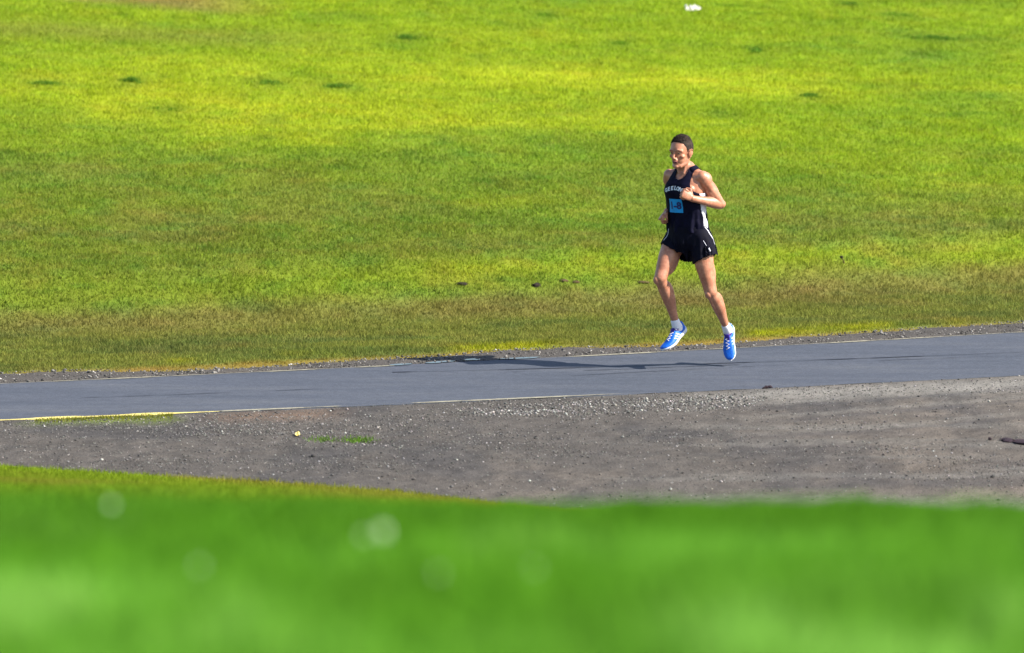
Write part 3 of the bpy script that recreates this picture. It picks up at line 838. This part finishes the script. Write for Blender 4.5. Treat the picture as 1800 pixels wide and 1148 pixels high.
    for row in grid:
        rr = []
        for (p, u, t, l, f) in row:
            hit = body_bvh.find_nearest(p - root_loc)
            if hit[0] is not None and u > .30:
                c_, n_, _, d_ = hit
                sd2 = (p - root_loc - c_).dot(n_)
                if sd2 < .006 and d_ < .05: p = root_loc + c_ + n_ * .006
                elif u > .44 and sd2 > .012 and d_ < .06: p = root_loc + c_ + n_ * .009
            rr.append(b.verts.new(p))
        vg.append(rr)
    white = []
    for i in range(NU):
        for k in range(seg):
            k2 = (k + 1) % seg
            _, u, t, l, f = grid[i][k]
            t += math.pi / seg
            side = None
            if not cloth_zone(u + .5 * (u1 - u0) / NU, l, f): continue
            fc = b.faces.new((vg[i][k], vg[i][k2], vg[i + 1][k2], vg[i + 1][k]))
            # white side panels under the arms
            c0 = 1.66; hw = float(np.interp(u, [.05, .10, .2, .30, .345], [.13, .19, .30, .38, .42]))
            for cc in (c0, 2 * math.pi - c0):
                if abs(t - cc) < hw and u < .337 and u > .05: fc.material_index = 1
    bmesh.ops.delete(b, geom=[v for v in b.verts if not v.link_faces], context='VERTS')
    full = bm_mesh(b)
    b1 = bmesh.new(); b1.from_mesh(full); bmesh.ops.delete(b1, geom=[f for f in b1.faces if f.material_index == 1], context='FACES')
    b2 = bmesh.new(); b2.from_mesh(full); bmesh.ops.delete(b2, geom=[f for f in b2.faces if f.material_index == 0], context='FACES')
    b3 = b2.copy()
    bmesh.ops.delete(b2, geom=[f for f in b2.faces if (f.calc_center_median() - pel).dot(frame(.2)[1]) < 0], context='FACES')
    bmesh.ops.delete(b3, geom=[f for f in b3.faces if (f.calc_center_median() - pel).dot(frame(.2)[1]) >= 0], context='FACES')
    for q in (b1, b2, b3):
        for f in q.faces: f.material_index = 0
    cloth = put(solidify(bm_mesh(b1), .0022), 'singlet', M_navy, root, root_loc)
    for q in (b2, b3): put(solidify(bm_mesh(q), .0022), 'side_panel', M_white, cloth, root_loc)
    cl_bvh = BVHTree.FromPolygons([v.co - root_loc for v in full.vertices], [tuple(p.vertices) for p in full.polygons])

    # lettering across the chest and the race number, laid on the cloth
    def project(me, name, mat, parent, fn, lift):
        """fn maps flat (x, y) to (u, l) on the chest; the points are thrown on the cloth from in front"""
        co = []
        for v in me.vertices:
            u, l = fn(v.co.x, v.co.y)
            F_, L_, U_ = frame(u)
            o = T(u, l, .35) - root_loc
            h_ = cl_bvh.ray_cast(o, -F_)
            q = h_[0] if h_[0] is not None else T(u, l, .12) - root_loc
            co.append(q + F_ * (lift + v.co.z) + root_loc)
        for v, c in zip(me.vertices, co): v.co = c
        return put(me, name, mat, parent, root_loc, smooth=False)
    def text_mesh(txt, size, res=2):
        cu = bpy.data.curves.new('t', 'FONT'); cu.body = txt; cu.size = size; cu.align_x = 'CENTER'; cu.align_y = 'CENTER'; cu.offset = size * .035
        cu.extrude = .0006; cu.resolution_u = res
        o = bpy.data.objects.new('t', cu); scene.collection.objects.link(o); bpy.context.view_layer.update()
        me = bpy.data.meshes.new_from_object(o.evaluated_get(bpy.context.evaluated_depsgraph_get())); bpy.data.objects.remove(o)
        b = bmesh.new(); b.from_mesh(me); bmesh.ops.triangulate(b, faces=b.faces)
        bmesh.ops.subdivide_edges(b, edges=[e for e in b.edges if e.calc_length() > .012], cuts=1); b.to_mesh(me); b.free()
        return me
    word = pose['word']; Rr = .17; span = .168
    letters = []
    for i, chx in enumerate(word):
        a = (i - (len(word) - 1) / 2) / (len(word) - 1) * span / Rr
        me = text_mesh(chx, .040)
        def fn(x_, y_, a=a):
            X_, Y_ = x_ * math.cos(-a) - y_ * math.sin(-a), x_ * math.sin(-a) + y_ * math.cos(-a)
            return (.378 + (Rr * math.cos(a) - Rr) + Y_) , -(0)+(-1) * (-(Rr * math.sin(a) + X_))
        project(me, 'letter', M_print, cloth, fn, .0015)
    # bib
    bc_u, bc_l = pose['bib']
    b = bmesh.new(); bmesh.ops.create_grid(b, x_segments=16, y_segments=16, size=.5)
    for v in b.verts: v.co = Vector((v.co.x * .120, v.co.y * .102, .0))
    me = bm_mesh(b)
    Fb_, Lb_, Ub_ = frame(bc_u); Fb_ = (Fb_ + Ub_ * .03).normalized()
    ctr = cl_bvh.ray_cast(T(bc_u, bc_l, .35) - root_loc, -Fb_)[0] + root_loc
    def stiff(me, name, mat, parent, lift):                       # a sheet of paper bent once round the chest
        for v in me.vertices:
            x_, y_ = v.co.x, v.co.y
            v.co = ctr + Lb_ * x_ + Ub_ * y_ + Fb_ * (lift + v.co.z + max(y_, 0) * .16 - x_ * .04 - x_ ** 2 / .24 - .0015 * math.sin(x_ * 90 + y_ * 40))
        return put(me, name, mat, parent, root_loc, smooth=False)
    bib = stiff(me, 'race_number_bib', M_bib, root, .0125)
    solidify(bib.data, -.001)
    # the lettering is thrown on the same cloth, a little prouder than the bib
    me = text_mesh(pose['number'], .074)
    for v in me.vertices: v.co.x *= 1.05
    stiff(me, 'printed_number', M_ink, bib, .0140)

    # ---- shorts
    b = bmesh.new()
    tube(b, [T(-.075, 0, -.004), T(-.04, 0, -.004), T(.0, 0, -.002), T(.045, 0, 0), T(.085, 0, .002)], [(.118, .158), (.128, .172), (.126, .170), (.120, .160), (.116, .154)], frame(0)[0], 36)
    cuts = []
    for sd_, sg in (('r', -1), ('l', 1)):
        hip, knee = pose['hip_' + sd_], pose['knee_' + sd_]; ax = (knee - hip).normalized(); lat = frame(0)[1] * sg
        F_ = frame(0)[0]
        o1 = lat * .006; hl = pose['hem_' + sd_]
        tube(b, [hip - ax * .01 + o1 * 0, hip + ax * .06 + o1, hip + ax * .12 + o1 * 1.6, hip + ax * .17 + o1 * 2.0, hip + ax * .23 + o1 * 2.2], [(.094, .093), (.096, .094), (.098, .095), (.101, .097), (.103, .099)], F_, 32)
        cuts.append((hip, ax, hl, lat))
    me = remeshed(b, .0042, 5)
    top_u = .078
    def keep(c):
        if (c - pel).dot(upv) > top_u * up_h: return False
        for (hip, ax, hl, lat), oth in zip(cuts, (cuts[1], cuts[0])):
            s_ = (c - hip).dot(ax); so = (c - oth[0]).dot(oth[1])
            d1 = (c - hip - ax * s_).length; d2 = (c - oth[0] - oth[1] * so).length
            if s_ > hl - .035 * max(min((c - hip).dot(lat) / .1, 1), -.3) and d1 <= d2: return False
        return True
    keep_faces(me, keep)
    lo = {}
    for v in me.vertices:                                   # folds of light cloth
        p = v.co - pel; ang = math.atan2(p.x, -p.y); d = -(p.dot(upv))
        k = min(max((d + .02) / .12, 0), 1)
        n_ = v.normal
        v.co += n_ * (.0075 * math.sin(ang * 11 + 14 * p.z) + .006 * math.sin(ang * 23 + 3) + .005 * mnoise.noise(p * 26)) * k
    sh_bvh = BVHTree.FromPolygons([v.co - root_loc for v in me.vertices], [tuple(p.vertices) for p in me.polygons])
    shorts = put(solidify(me, .002), 'shorts', M_black, root, root_loc)
    for name, mat, pts, wd in pose['shorts_trim']:
        b = bmesh.new(); prev = None; m = 26
        P_ = [Vector(p) for p in pts]
        for i in range(m + 1):
            s_ = i / m * (len(P_) - 1); j = min(int(s_), len(P_) - 2); q = P_[j].lerp(P_[j + 1], s_ - j)
            tdir = (P_[j + 1] - P_[j]).normalized()
            c_, n_, _, _ = sh_bvh.find_nearest(q - root_loc)
            if n_.dot(q - pel) < 0: n_ = -n_
            w_ = n_.cross(tdir).normalized() * wd / 2
            A_ = sh_bvh.find_nearest(c_ + w_)[0]; B_ = sh_bvh.find_nearest(c_ - w_)[0]
            cur = (b.verts.new(A_ + n_ * .003 + root_loc), b.verts.new(c_ + n_ * .004 + root_loc), b.verts.new(B_ + n_ * .003 + root_loc))
            if prev:
                b.faces.new((prev[0], prev[1], cur[1], cur[0])); b.faces.new((prev[1], prev[2], cur[2], cur[1]))
            prev = cur
        me = bm_mesh(b); put(solidify(me, .0012), name, mat, shorts, root_loc)

    # ---- socks and shoes
    for sd_, sg in (('r', -1), ('l', 1)):
        ank, knee = pose['ank_' + sd_], pose['knee_' + sd_]; fd, fu = pose['foot_' + sd_].normalized(), pose['footup_' + sd_]
        fu = (fu - fd * fu.dot(fd)).normalized(); fs = fd.cross(fu)      # sideways
        if fs.dot(frame(0)[1]) * sg < 0: fs = -fs                        # fs points to the outer side
        leg = (knee - ank).normalized()
        b = bmesh.new()
        heel = ank - fu * .078 - fd * .058                               # bottom of the heel
        def S(x_, y_, z_): return heel + fd * x_ + fs * y_ + fu * z_
        tube(b, [ank + leg * .052, ank + leg * .040, ank + leg * .02, ank, S(.060, 0, .045)], [(.0335, .032), (.035, .034), (.037, .036), (.041, .038), (.040, .033)], fd, 24, 2)
        for v in b.verts:
            v.co += (v.co - ank).normalized() * .0012 * math.sin((v.co - ank).dot(leg) * 900)
        put(bm_mesh(b), 'sock', M_sock, root, root_loc)
        # upper
        Ln = .282
        def halfw(x_): return float(np.interp(x_ / Ln, [0, .04, .12, .3, .5, .68, .82, .92, .98, 1.0], [.010, .024, .031, .031, .035, .043, .042, .032, .018, .006]))
        def inner(x_): return float(np.interp(x_ / Ln, [0, .3, .5, .7, 1.0], [0, -.001, .004, .003, -.010]))
        def topz(x_): return float(np.interp(x_ / Ln, [0, .03, .10, .20, .32, .42, .55, .70, .85, .95, 1.0], [.072, .088, .078, .070, .074, .080, .067, .052, .043, .036, .026]))
        def rocker(x_): return float(np.interp(x_ / Ln, [0, .08, .3, .6, .8, 1.0], [.008, .001, 0, 0, .006, .022]))
        b = bmesh.new(); n = 46; m = 22; vg = []
        for i in range(n + 1):
            x_ = Ln * (.5 - .5 * math.cos(math.pi * i / n)) ; w = halfw(x_); zt = topz(x_); z0 = .018 + rocker(x_); row = []
            for k in range(m + 1):
                a = math.pi * k / m
                row.append(b.verts.new(S(x_ , inner(x_) * -1 + w * math.copysign(abs(math.cos(a)) ** .75, math.cos(a)), z0 + (zt - z0 + rocker(x_) * .6) * math.sin(a) ** .62)))
            vg.append(row)
        op0, op1 = .045, .105
        for i in range(n):
            for k in range(m):
                xm = Ln * (.5 - .5 * math.cos(math.pi * (i + .5) / n)); a = math.pi * (k + .5) / m
                if op0 < xm + 0 < op1 and math.sin(a) > .86: continue    # opening for the foot
                b.faces.new((vg[i][k], vg[i + 1][k], vg[i + 1][k + 1], vg[i][k + 1]))
        bmesh.ops.delete(b, geom=[v for v in b.verts if not v.link_faces], context='VERTS')
        up_me = bm_mesh(b)
        u_bvh = BVHTree.FromPolygons([v.co - root_loc for v in up_me.vertices], [tuple(p.vertices) for p in up_me.polygons])
        shoe = put(solidify(up_me, -.002), 'shoe', M_blue, root, root_loc)
        # sole
        b = bmesh.new(); n = 40; rows = []
        for i in range(n + 1):
            x_ = -.004 + (Ln + .008) * (.5 - .5 * math.cos(math.pi * i / n)); xx = min(max(x_, 0), Ln)
            w = halfw(xx) + .0045; z0 = rocker(xx); th = float(np.interp(xx / Ln, [0, .25, .5, .8, 1], [.030, .027, .023, .020, .014]))
            c_ = -inner(xx)
            arch = .004 * math.exp(-((xx / Ln - .42) / .12) ** 2)
            rows.append([b.verts.new(S(x_, c_ + yy, zz)) for yy, zz in ((w, z0 + th), (w + .001, z0 + th * .5), (w - .003, z0 + .001 + arch), (0, z0 + arch), (-w + .003, z0 + .001 + arch), (-w - .001, z0 + th * .5), (-w, z0 + th), (0, z0 + th))])
        for A, B in zip(rows[:-1], rows[1:]):
            for k in range(8): b.faces.new((A[k], A[(k + 1) % 8], B[(k + 1) % 8], B[k]))
        b.faces.new(rows[0]); b.faces.new(list(reversed(rows[-1])))
        bmesh.ops.recalc_face_normals(b, faces=b.faces)
        put(bm_mesh(b), 'sole', M_rubber, shoe, root_loc)
        def on_upper(x_, side, z_, lift=.002):
            o = S(x_, side * .12, z_) - root_loc; h_ = u_bvh.ray_cast(o, -fs * side)
            q = h_[0] if h_[0] is not None else S(x_, side * .04, z_) - root_loc
            return q + fs * side * lift + root_loc
        def patch(name, mat, x0, x1, w0, w1, za, zb, side, lift=.002, nn=8):
            """band from (x0, za) to (x1, zb) on the side of the shoe, w wide along the shoe"""
            b = bmesh.new(); prev = None
            for i in range(nn + 1):
                t = i / nn; xc = x0 + (x1 - x0) * t; w_ = w0 + (w1 - w0) * t; z_ = za + (zb - za) * t
                cur = [b.verts.new(on_upper(xc + w_ * (j / 3 - .5), side, z_, lift)) for j in range(4)]
                if prev:
                    for j in range(3): b.faces.new((prev[j], prev[j + 1], cur[j + 1], cur[j]))
                prev = cur
            return put(solidify(bm_mesh(b), .0012), name, mat, shoe, root_loc)
        for side in (-1, 1):
            for q in range(3):
                patch('stripe', M_white, .094 + .023 * q, .126 + .023 * q, .0125, .0115, .026, .066 - .005 * q, side, .0025)
            patch('heel_panel', M_cyan, .030, .034, .052, .040, .026, .074, side, .0018)
        # collar and tongue
        b = bmesh.new()
        cpts = []
        for i in range(25):
            a = 2 * math.pi * i / 24
            x_ = .073 + .036 * math.cos(a); y_ = .030 * math.sin(a)
            cpts.append(S(x_, y_ - inner(x_), .070 + .012 * abs(math.cos(a)) * (1 if math.cos(a) > 0 else 1.4)))
        tube(b, cpts, [(.0055, .005)] * 25, fu, 8, 1)
        put(bm_mesh(b), 'collar', M_indigo, shoe, root_loc)
        b = bmesh.new()
        tube(b, [S(.102, 0, .092), S(.118, 0, .080), S(.150, -.004, .064)], [(.004, .020), (.005, .020), (.004, .018)], fu, 12, 2)
        put(bm_mesh(b), 'tongue', M_indigo, shoe, root_loc)
        b = bmesh.new(); zig = []
        for i in range(9):
            x_ = .108 + .012 * i; y_ = .017 * (1 if i % 2 else -1) * (1 - .04 * i) - inner(x_)
            h_ = u_bvh.ray_cast(S(x_, y_, .15) - root_loc, -fu); q = (h_[0] + root_loc) if h_[0] is not None else S(x_, y_, .08)
            zig.append(q + fu * .004)
        tube(b, zig, [(.0032, .0042)] * 9, fu, 6, 1)
        for q in (1, -1):
            p0 = zig[0]; tube(b, [p0, p0 + fs * q * .012 + fu * .012, p0 + fs * q * .026 + fu * .004], [(.002, .002)] * 3, fd, 6, 1)
        put(bm_mesh(b), 'laces', M_white, shoe, root_loc)
    return root

def check(pose):
    for a, b in (('hip_r', 'knee_r'), ('knee_r', 'ank_r'), ('hip_l', 'knee_l'), ('knee_l', 'ank_l'), ('sh_l', 'el_l'), ('el_l', 'wr_l'), ('sh_r', 'el_r'), ('el_r', 'wr_r'), ('sh_r', 'sh_l'), ('hip_r', 'hip_l'), ('pelvis', 'neck')):
        print(a, b, round((pose[a] - pose[b]).length, 3))
wl, wr_ = P(1217, 349, -.195), P(1172, 372, .02)
pose = dict(
    pelvis=P(1209, 414, 0), neck=P(1206, 295, -.01), yaw_pelvis=32, yaw_chest=42,
    hip_r=P(1190, 420, .06), knee_r=P(1161, 489, -.10), ank_r=P(1190, 574, .03),
    hip_l=P(1231, 420, -.07), knee_l=P(1249, 512, -.10), ank_l=P(1279, 580, .15),
    front_r=V3(-.8, -.55, .1), front_l=V3(-.55, -.8, 0),
    foot_r=V3(-.58, -.62, -.54), footup_r=V3(-.30, -.15, .9),
    foot_l=V3(-.02, -.42, -.9), footup_l=V3(-.30, -.80, .45),
    sh_l=P(1235, 311, -.105), el_l=P(1267, 359, -.045), wr_l=wl,
    sh_r=P(1177, 308, .11), el_r=P(1188, 362, .26), wr_r=wr_,
    head=P(1197, 267, -.02), yaw_head=35, pitch_head=4, roll_head=0,
    hand_l=(V3(-.72, -.30, .48), V3(.10, -.90, .35), V3(.45, .15, .80), .98, (62, 80, 45)),
    hand_r=(V3(-.42, -.55, -.50), V3(-.55, -.35, .40), V3(.1, -.75, .50), .95, (50, 70, 40)),
    hem_r=.118, hem_l=.165, word='GEELONG', number='1-8', bib=(.250, -.008),
)
check(pose)
pose['shorts_trim'] = [
    ('side_stripe', M_white, [P(1238, 401, -.10), P(1246, 411, -.12), P(1253, 421, -.10), P(1255, 430, -.08)], .010),
    ('side_stripe', M_white, [P(1252, 422, -.03), P(1256, 432, -.03), P(1254, 440, -.04)], .010),
    ('side_stripe', M_white, [P(1236, 423, -.16), P(1242, 432, -.17)], .004),
    ('small_logo', M_white, [P(1246, 436, -.17), P(1248, 442, -.17)], .012),
    ('side_stripe', M_white, [P(1172, 402, -.02), P(1168, 412, -.02), P(1166, 422, -.02)], .006)]
ROOT = Vector((pose['pelvis'].x, 0, 0))
runner = build_runner(pose, ROOT)
tag(runner, 'man in black singlet, light blue 1-8 bib and blue shoes, running along the road', 'person')

# ------------------------------------------------------------------ small things lying about
def grass_clump(px, py, wpx, hpx, label, col, blade=.07, n=260):
    gx_, gy_, gz_ = G(px, py); sx = wpx / 215.0 / 1.15; sy = max(.10, sx * .35)
    root = empty('grass_tuft', (gx_, gy_, gz_))
    a = rng.normal(0, .5, n).clip(-1.3, 1.3) * sx; b_ = rng.normal(0, .42, n) * sy * (1 + .8 * (fbm(a * 6 + px, a * 0, 5, 2) - .5))
    X_, Y_ = gx_ + a, gy_ + b_
    ok_ = vnoise(a * 9 + px, b_ * 14 + py, 77) > .38; a, b_, X_, Y_ = a[ok_], b_[ok_], X_[ok_], Y_[ok_]; n = len(a)
    h_ = blade * .6 * rng.uniform(.3, 1.1, n) * np.exp(-(a / sx) ** 2)
    c = np.array(col)[None] * np.exp(rng.normal(0, .25, n))[:, None]
    Vv, Ff, Cc = blades('t', X_, Y_, terrain(X_, Y_), h_, rng.uniform(.007, .014, n), np.clip(c, 0, .8), .45)
    Vv = Vv - np.array([[gx_, gy_, gz_]])
    bpy.data.objects.remove(root)
    o = mesh_np('grass_tuft', Vv, Ff, M_grass, col=Cc); o.location = (gx_, gy_, gz_)
    return tag(o, label, 'grass tuft', 'darker grass tufts in the bright field')
DK = (.088, .195, .018)
for px, py, w, lab, hgt in (
        (715, 68, 26, 'small round dark tuft alone near the top, left of the field centre', .09),
        (470, 147, 46, 'darkest wide tuft in the yellow part of the field, left side', .08),
        (592, 153, 44, 'dark wide tuft just right of the darkest one in the yellow grass', .07),
        (1640, 68, 84, 'longest dark streak of grass at the upper right of the field', .07),
        (1500, 8, 34, 'dark tuft by the top edge, right of the white litter', .06),
        (1328, 90, 18, 'small upright tuft above and right of the runner', .09),
        (1580, 27, 40, 'flat dark tuft between the top edge and the longest streak', .05),
        (290, 193, 44, 'thin flat tuft below the dark clumps at the left', .05),
        (232, 144, 34, 'bluish tuft with pale stems at the upper left', .09),
        (958, 27, 30, 'thin dark line of grass near the top, left of the white litter', .04),
        (1425, 170, 28, 'slanting green tuft right of the runner\'s head height', .07),
        (1622, 97, 36, 'flat dark tuft just below the longest streak', .05),
        (1275, 202, 30, 'faint low tuft directly above the runner\'s head', .05),
        (1090, 77, 26, 'faint tuft up and left of the small upright one', .05),
        (80, 148, 44, 'pair-like low tuft near the left edge of the field', .06),
        (1290, 11, 36, 'faint flat tuft just right of the white litter', .04)):
    grass_clump(px, py, w, 8, lab, DK if hgt > .055 else (.13, .25, .016), hgt, int(240 + w * 8))

def lump(name, loc, size, mat, seed, label, cat, flat=.5, sub=3, kids=()):
    b = bmesh.new(); bmesh.ops.create_icosphere(b, subdivisions=sub, radius=1)
    for v in b.verts:
        k = 1 + .45 * mnoise.noise(v.co * 1.6 + Vector((seed, 0, 0))) + .18 * mnoise.noise(v.co * 5 + Vector((0, seed, 0)))
        v.co = Vector((v.co.x * size[0], v.co.y * size[1], max(v.co.z, -.3) * size[2])) * k
    me = bm_mesh(b); me.materials.append(mat); me.polygons.foreach_set('use_smooth', np.ones(len(me.polygons), bool))
    o = link(bpy.data.objects.new(name, me)); o.location = loc
    return tag(o, label, cat)
M_earth = plain('dark_wet_earth', (.018, .013, .010), .9, .4, 40, .2, .6)
M_earth2 = plain('brown_earth', (.07, .045, .022), .9, .35, 40, .2, .6)
M_wood = plain('dark_bark', (.022, .012, .018), .8, .3, 60, .3, .5)
for px, py, sz, sd_, lab in ((942, 503, (.055, .05, .028), 3, 'blackest clod of turned earth on the lip of the bank'),
                             (812, 500, (.06, .06, .018), 5, 'flat dark clod left of the blackest one on the bank lip'),
                             (990, 494, (.05, .05, .016), 8, 'brown clod just right of the blackest one'),
                             (1012, 496, (.045, .05, .014), 12, 'small brown clod, third from the left of the bank clods'),
                             (1130, 497, (.07, .06, .012), 9, 'low brown clod nearest the runner on the bank lip')):
    o = lump('earth_clod', G(px, py), tuple(q * .8 for q in sz), M_earth if sz[2] > .017 else M_earth2, sd_, lab, 'clod'); o['group'] = 'earth clods along the bank'
# stake with a dark cap in the verge
sx_, sy_, sz_ = G(1482, 463)
rt = empty('marker_stake', (sx_, sy_, sz_)); tag(rt, 'tiny leaning stick with a black tip in the grass right of the runner', 'stake')
b = bmesh.new(); tube(b, [(.012, 0, -.01), (.004, 0, .02), (-.010, 0, .045)], [(.0055, .005), (.005, .005), (.004, .004)], V3(0, -1, 0), 8, 2)
put(bm_mesh(b), 'stick', M_earth2, rt, V3(0, 0, 0))
b = bmesh.new(); ell(b, V3(-.014, 0, .054), (V3(1, 0, 0), V3(0, 1, 0), V3(0, 0, 1)), (.016, .014, .012), 14)
put(bm_mesh(b), 'cap', M_earth, rt, V3(0, 0, 0))
# crumpled white litter at the top of the field
lx, ly, lz = G(1216, 18)
rt = empty('crumpled_litter', (lx, ly, lz)); tag(rt, 'crumpled white paper or bag lying in the grass at the top edge', 'litter')
def crumple(w, d, h, seed):
    b = bmesh.new(); bmesh.ops.create_grid(b, x_segments=14, y_segments=8, size=.5)
    for v in b.verts:
        x_, y_ = v.co.x, v.co.y
        v.co = Vector((x_ * w, y_ * d, .01 + h * max(0, .5 + .9 * mnoise.noise(Vector((x_ * 4 + seed, y_ * 3, 0))) + .3 * mnoise.noise(Vector((x_ * 11, y_ * 8 + seed, 0)))) * (1 - (2 * abs(y_)) ** 3 * .7)))
    return solidify(bm_mesh(b), .002)
M_paper = plain('crumpled_white_paper', (.62, .60, .56), .7, .12, 14, .2)
o = put(crumple(.11, .10, .055, 2), 'crumpled_sheet', M_paper, rt, V3(0, 0, 0), False); o.location = (-.02, 0, 0); o.rotation_euler = (.35, 0, .2)
o = put(crumple(.07, .07, .035, 6), 'crumpled_sheet', M_paper, rt, V3(0, 0, 0), False); o.location = (.055, -.01, 0); o.rotation_euler = (.2, .2, -.4)
# bark and scraps on the gravel
def scrap(px, py, ln, wd, ht, rot, name, label, cat, mat, seed, zoff=.0):
    x_, y_ = F0(px, py)
    b = bmesh.new(); n = 9; pts = []; rr = []
    for i in range(n):
        t = i / (n - 1) - .5
        pts.append((t * ln, .25 * wd * math.sin(t * 7 + seed), ht * .45 + ht * .35 * math.sin(t * 5 + seed) * abs(t) * 2)); k = (1 - (2 * abs(t)) ** 3 * .75) * (1 + .25 * math.sin(i * 2.1 + seed))
        rr.append((ht * .45 * k, wd * .5 * k))
    tube(b, pts, rr, V3(0, 0, 1), 10, 2)
    me = bm_mesh(b); me.materials.append(mat)
    o = link(bpy.data.objects.new(name, me)); o.location = (x_, y_, float(lot_z(np.array([x_]), np.array([y_]))[0]) + zoff if y_ < y_near(x_) else Z0); o.rotation_euler = (0, 0, R(rot))
    return tag(o, label, cat)
scrap(1349, 685, .075, .03, .022, 4, 'bark_chip', 'small dark bark chip on the road edge below the runner', 'bark', M_wood, 1)
scrap(1740, 786, .02, .02, .02, 0, 'pebble', 'single dark pebble near the right edge of the gravel', 'pebble', M_wood, 2)
scrap(1772, 788, .12, .09, .02, -28, 'bark_strip', 'thin slanting dark strip on the gravel near the right edge', 'bark', M_wood, 3)
scrap(1797, 792, .08, .12, .025, 0, 'bark_slab', 'thick purple-black scrap on the gravel at the right edge', 'bark', M_wood, 4)
M_leaf = plain('yellow_leaf', (.75, .62, .22), .6, .15, 60, .3)
x_, y_ = F0(523, 777)
b = bmesh.new(); bmesh.ops.create_grid(b, x_segments=8, y_segments=8, size=.5)
for v in b.verts:
    t = v.co.x; wv = math.sqrt(max(0, 1 - (2 * t) ** 2)) * .8 + .03
    v.co = Vector((t * .036, v.co.y * wv * .05, .012 + .014 * (2 * v.co.y) ** 2 * wv + .006 * math.sin(t * 7)))
me = solidify(bm_mesh(b), .001); me.materials.append(M_leaf); lf = link(bpy.data.objects.new('fallen_leaf', me))
lf.location = (x_, y_, float(lot_z(np.array([x_]), np.array([y_]))[0])); lf.rotation_euler = (.5, 0, .3)
tag(lf, 'small curled yellow leaf on the gravel, left of the green patch', 'leaf')
# thin patch of green growing in the gravel
n = 600; gx_, gy_ = F0(630, 782)
a = np.concatenate([rng.normal(0, .06, 420), rng.normal(-.24, .06, 180)]); b2 = rng.normal(0, .05, n)
Xx, Yy = gx_ + a, gy_ + b2
Vv, Ff, Cc = blades('w', Xx, Yy, lot_z(Xx, Yy), rng.uniform(.008, .022, n), rng.uniform(.005, .010, n), np.array([[.10, .20, .018]]) * np.exp(rng.normal(0, .3, n))[:, None], .8)
tag(mesh_np('weeds', Vv, Ff, M_grass, col=Cc), 'thin green patch of weeds growing in the gravel', 'weeds', kind='stuff')
n = 1500
Xx = rng.uniform(xl(60, 745), xl(300, 745), n); Yy = y_near(Xx) - rng.uniform(.02, .45, n) ** 1.2 * rng.uniform(.3, 1, n)
ok = fbm(Xx * 2.2, Yy * 2, 321, 3) > .47; Xx, Yy = Xx[ok], Yy[ok]; n = len(Xx)
Vv, Ff, Cc = blades('w', Xx, Yy, lot_z(Xx, Yy), rng.uniform(.008, .022, n), rng.uniform(.005, .010, n), np.array([[.16, .17, .02]]) * np.exp(rng.normal(0, .3, n))[:, None], .8)
tag(mesh_np('weeds', Vv, Ff, M_grass, col=Cc), 'sparse olive weeds along the yellow line at the left', 'weeds', kind='stuff')

# pale beads on stems, added so that they blur into glints in the near grass
def hill_point(px, py):
    a, b_, c = ray(px, py); t = np.arange(6, 40, .01)
    i = int(np.argmax(CAM.z + c * t <= terrain(a * t, CAM.y + b_ * t) + .035)); return a * t[i], CAM.y + b_ * t[i], float(terrain(a * t[i], CAM.y + b_ * t[i]))
M_glint = plain('pale_glint_bead', (.62, .74, .50), .5, .1, 90, .4)
M_stem = plain('glint_stem', (.07, .2, .03), .6, .1, 40)
def add_glint_bead(px, py, r, label):
    loc = Vector(hill_point(px, py)); rt = empty('glint_bead', loc)
    tag(rt, label, 'glint', 'pale beads added as glints in the near grass')
    b = bmesh.new()
    for k in range(46):
        z = 1 - 2 * (k + .5) / 46; a = k * 2.39996; q = math.sqrt(1 - z * z); d = V3(q * math.cos(a), q * math.sin(a), z)
        tube(b, [V3(0, 0, .055) + d * r * .35, V3(0, 0, .055) + d * r], [(r * .10, r * .10), (r * .14, r * .07)], V3(.3, .5, .8), 5, 1)
    put(bm_mesh(b), 'glint_head', M_glint, rt, V3(0, 0, 0))
    b = bmesh.new(); tube(b, [(0, 0, -.01), (.003, 0, .03), (0, 0, .05)], [(.0012, .0012)] * 3, V3(1, 0, 0), 6, 1)
    put(bm_mesh(b), 'stem', M_stem, rt, V3(0, 0, 0))
for px, py, r, lab in ((195, 905, .0085, 'blurred pale bead added as a glint near the left edge, top of the near hillside'),
                       (672, 955, .0125, 'brightest and largest blurred pale bead added as a glint of the near grass'),
                       (640, 962, .007, 'faint blurred bead added as a glint, touching the brightest one'),
                       (770, 1030, .0068, 'soft blurred bead added as a glint, right of and below the brightest one'),
                       (938, 1020, .0070, 'round blurred bead added as a glint near the bottom centre'),
                       (350, 1015, .0058, 'faint blurred bead added as a glint at the lower left')):
    add_glint_bead(px, py, r * .85, lab)
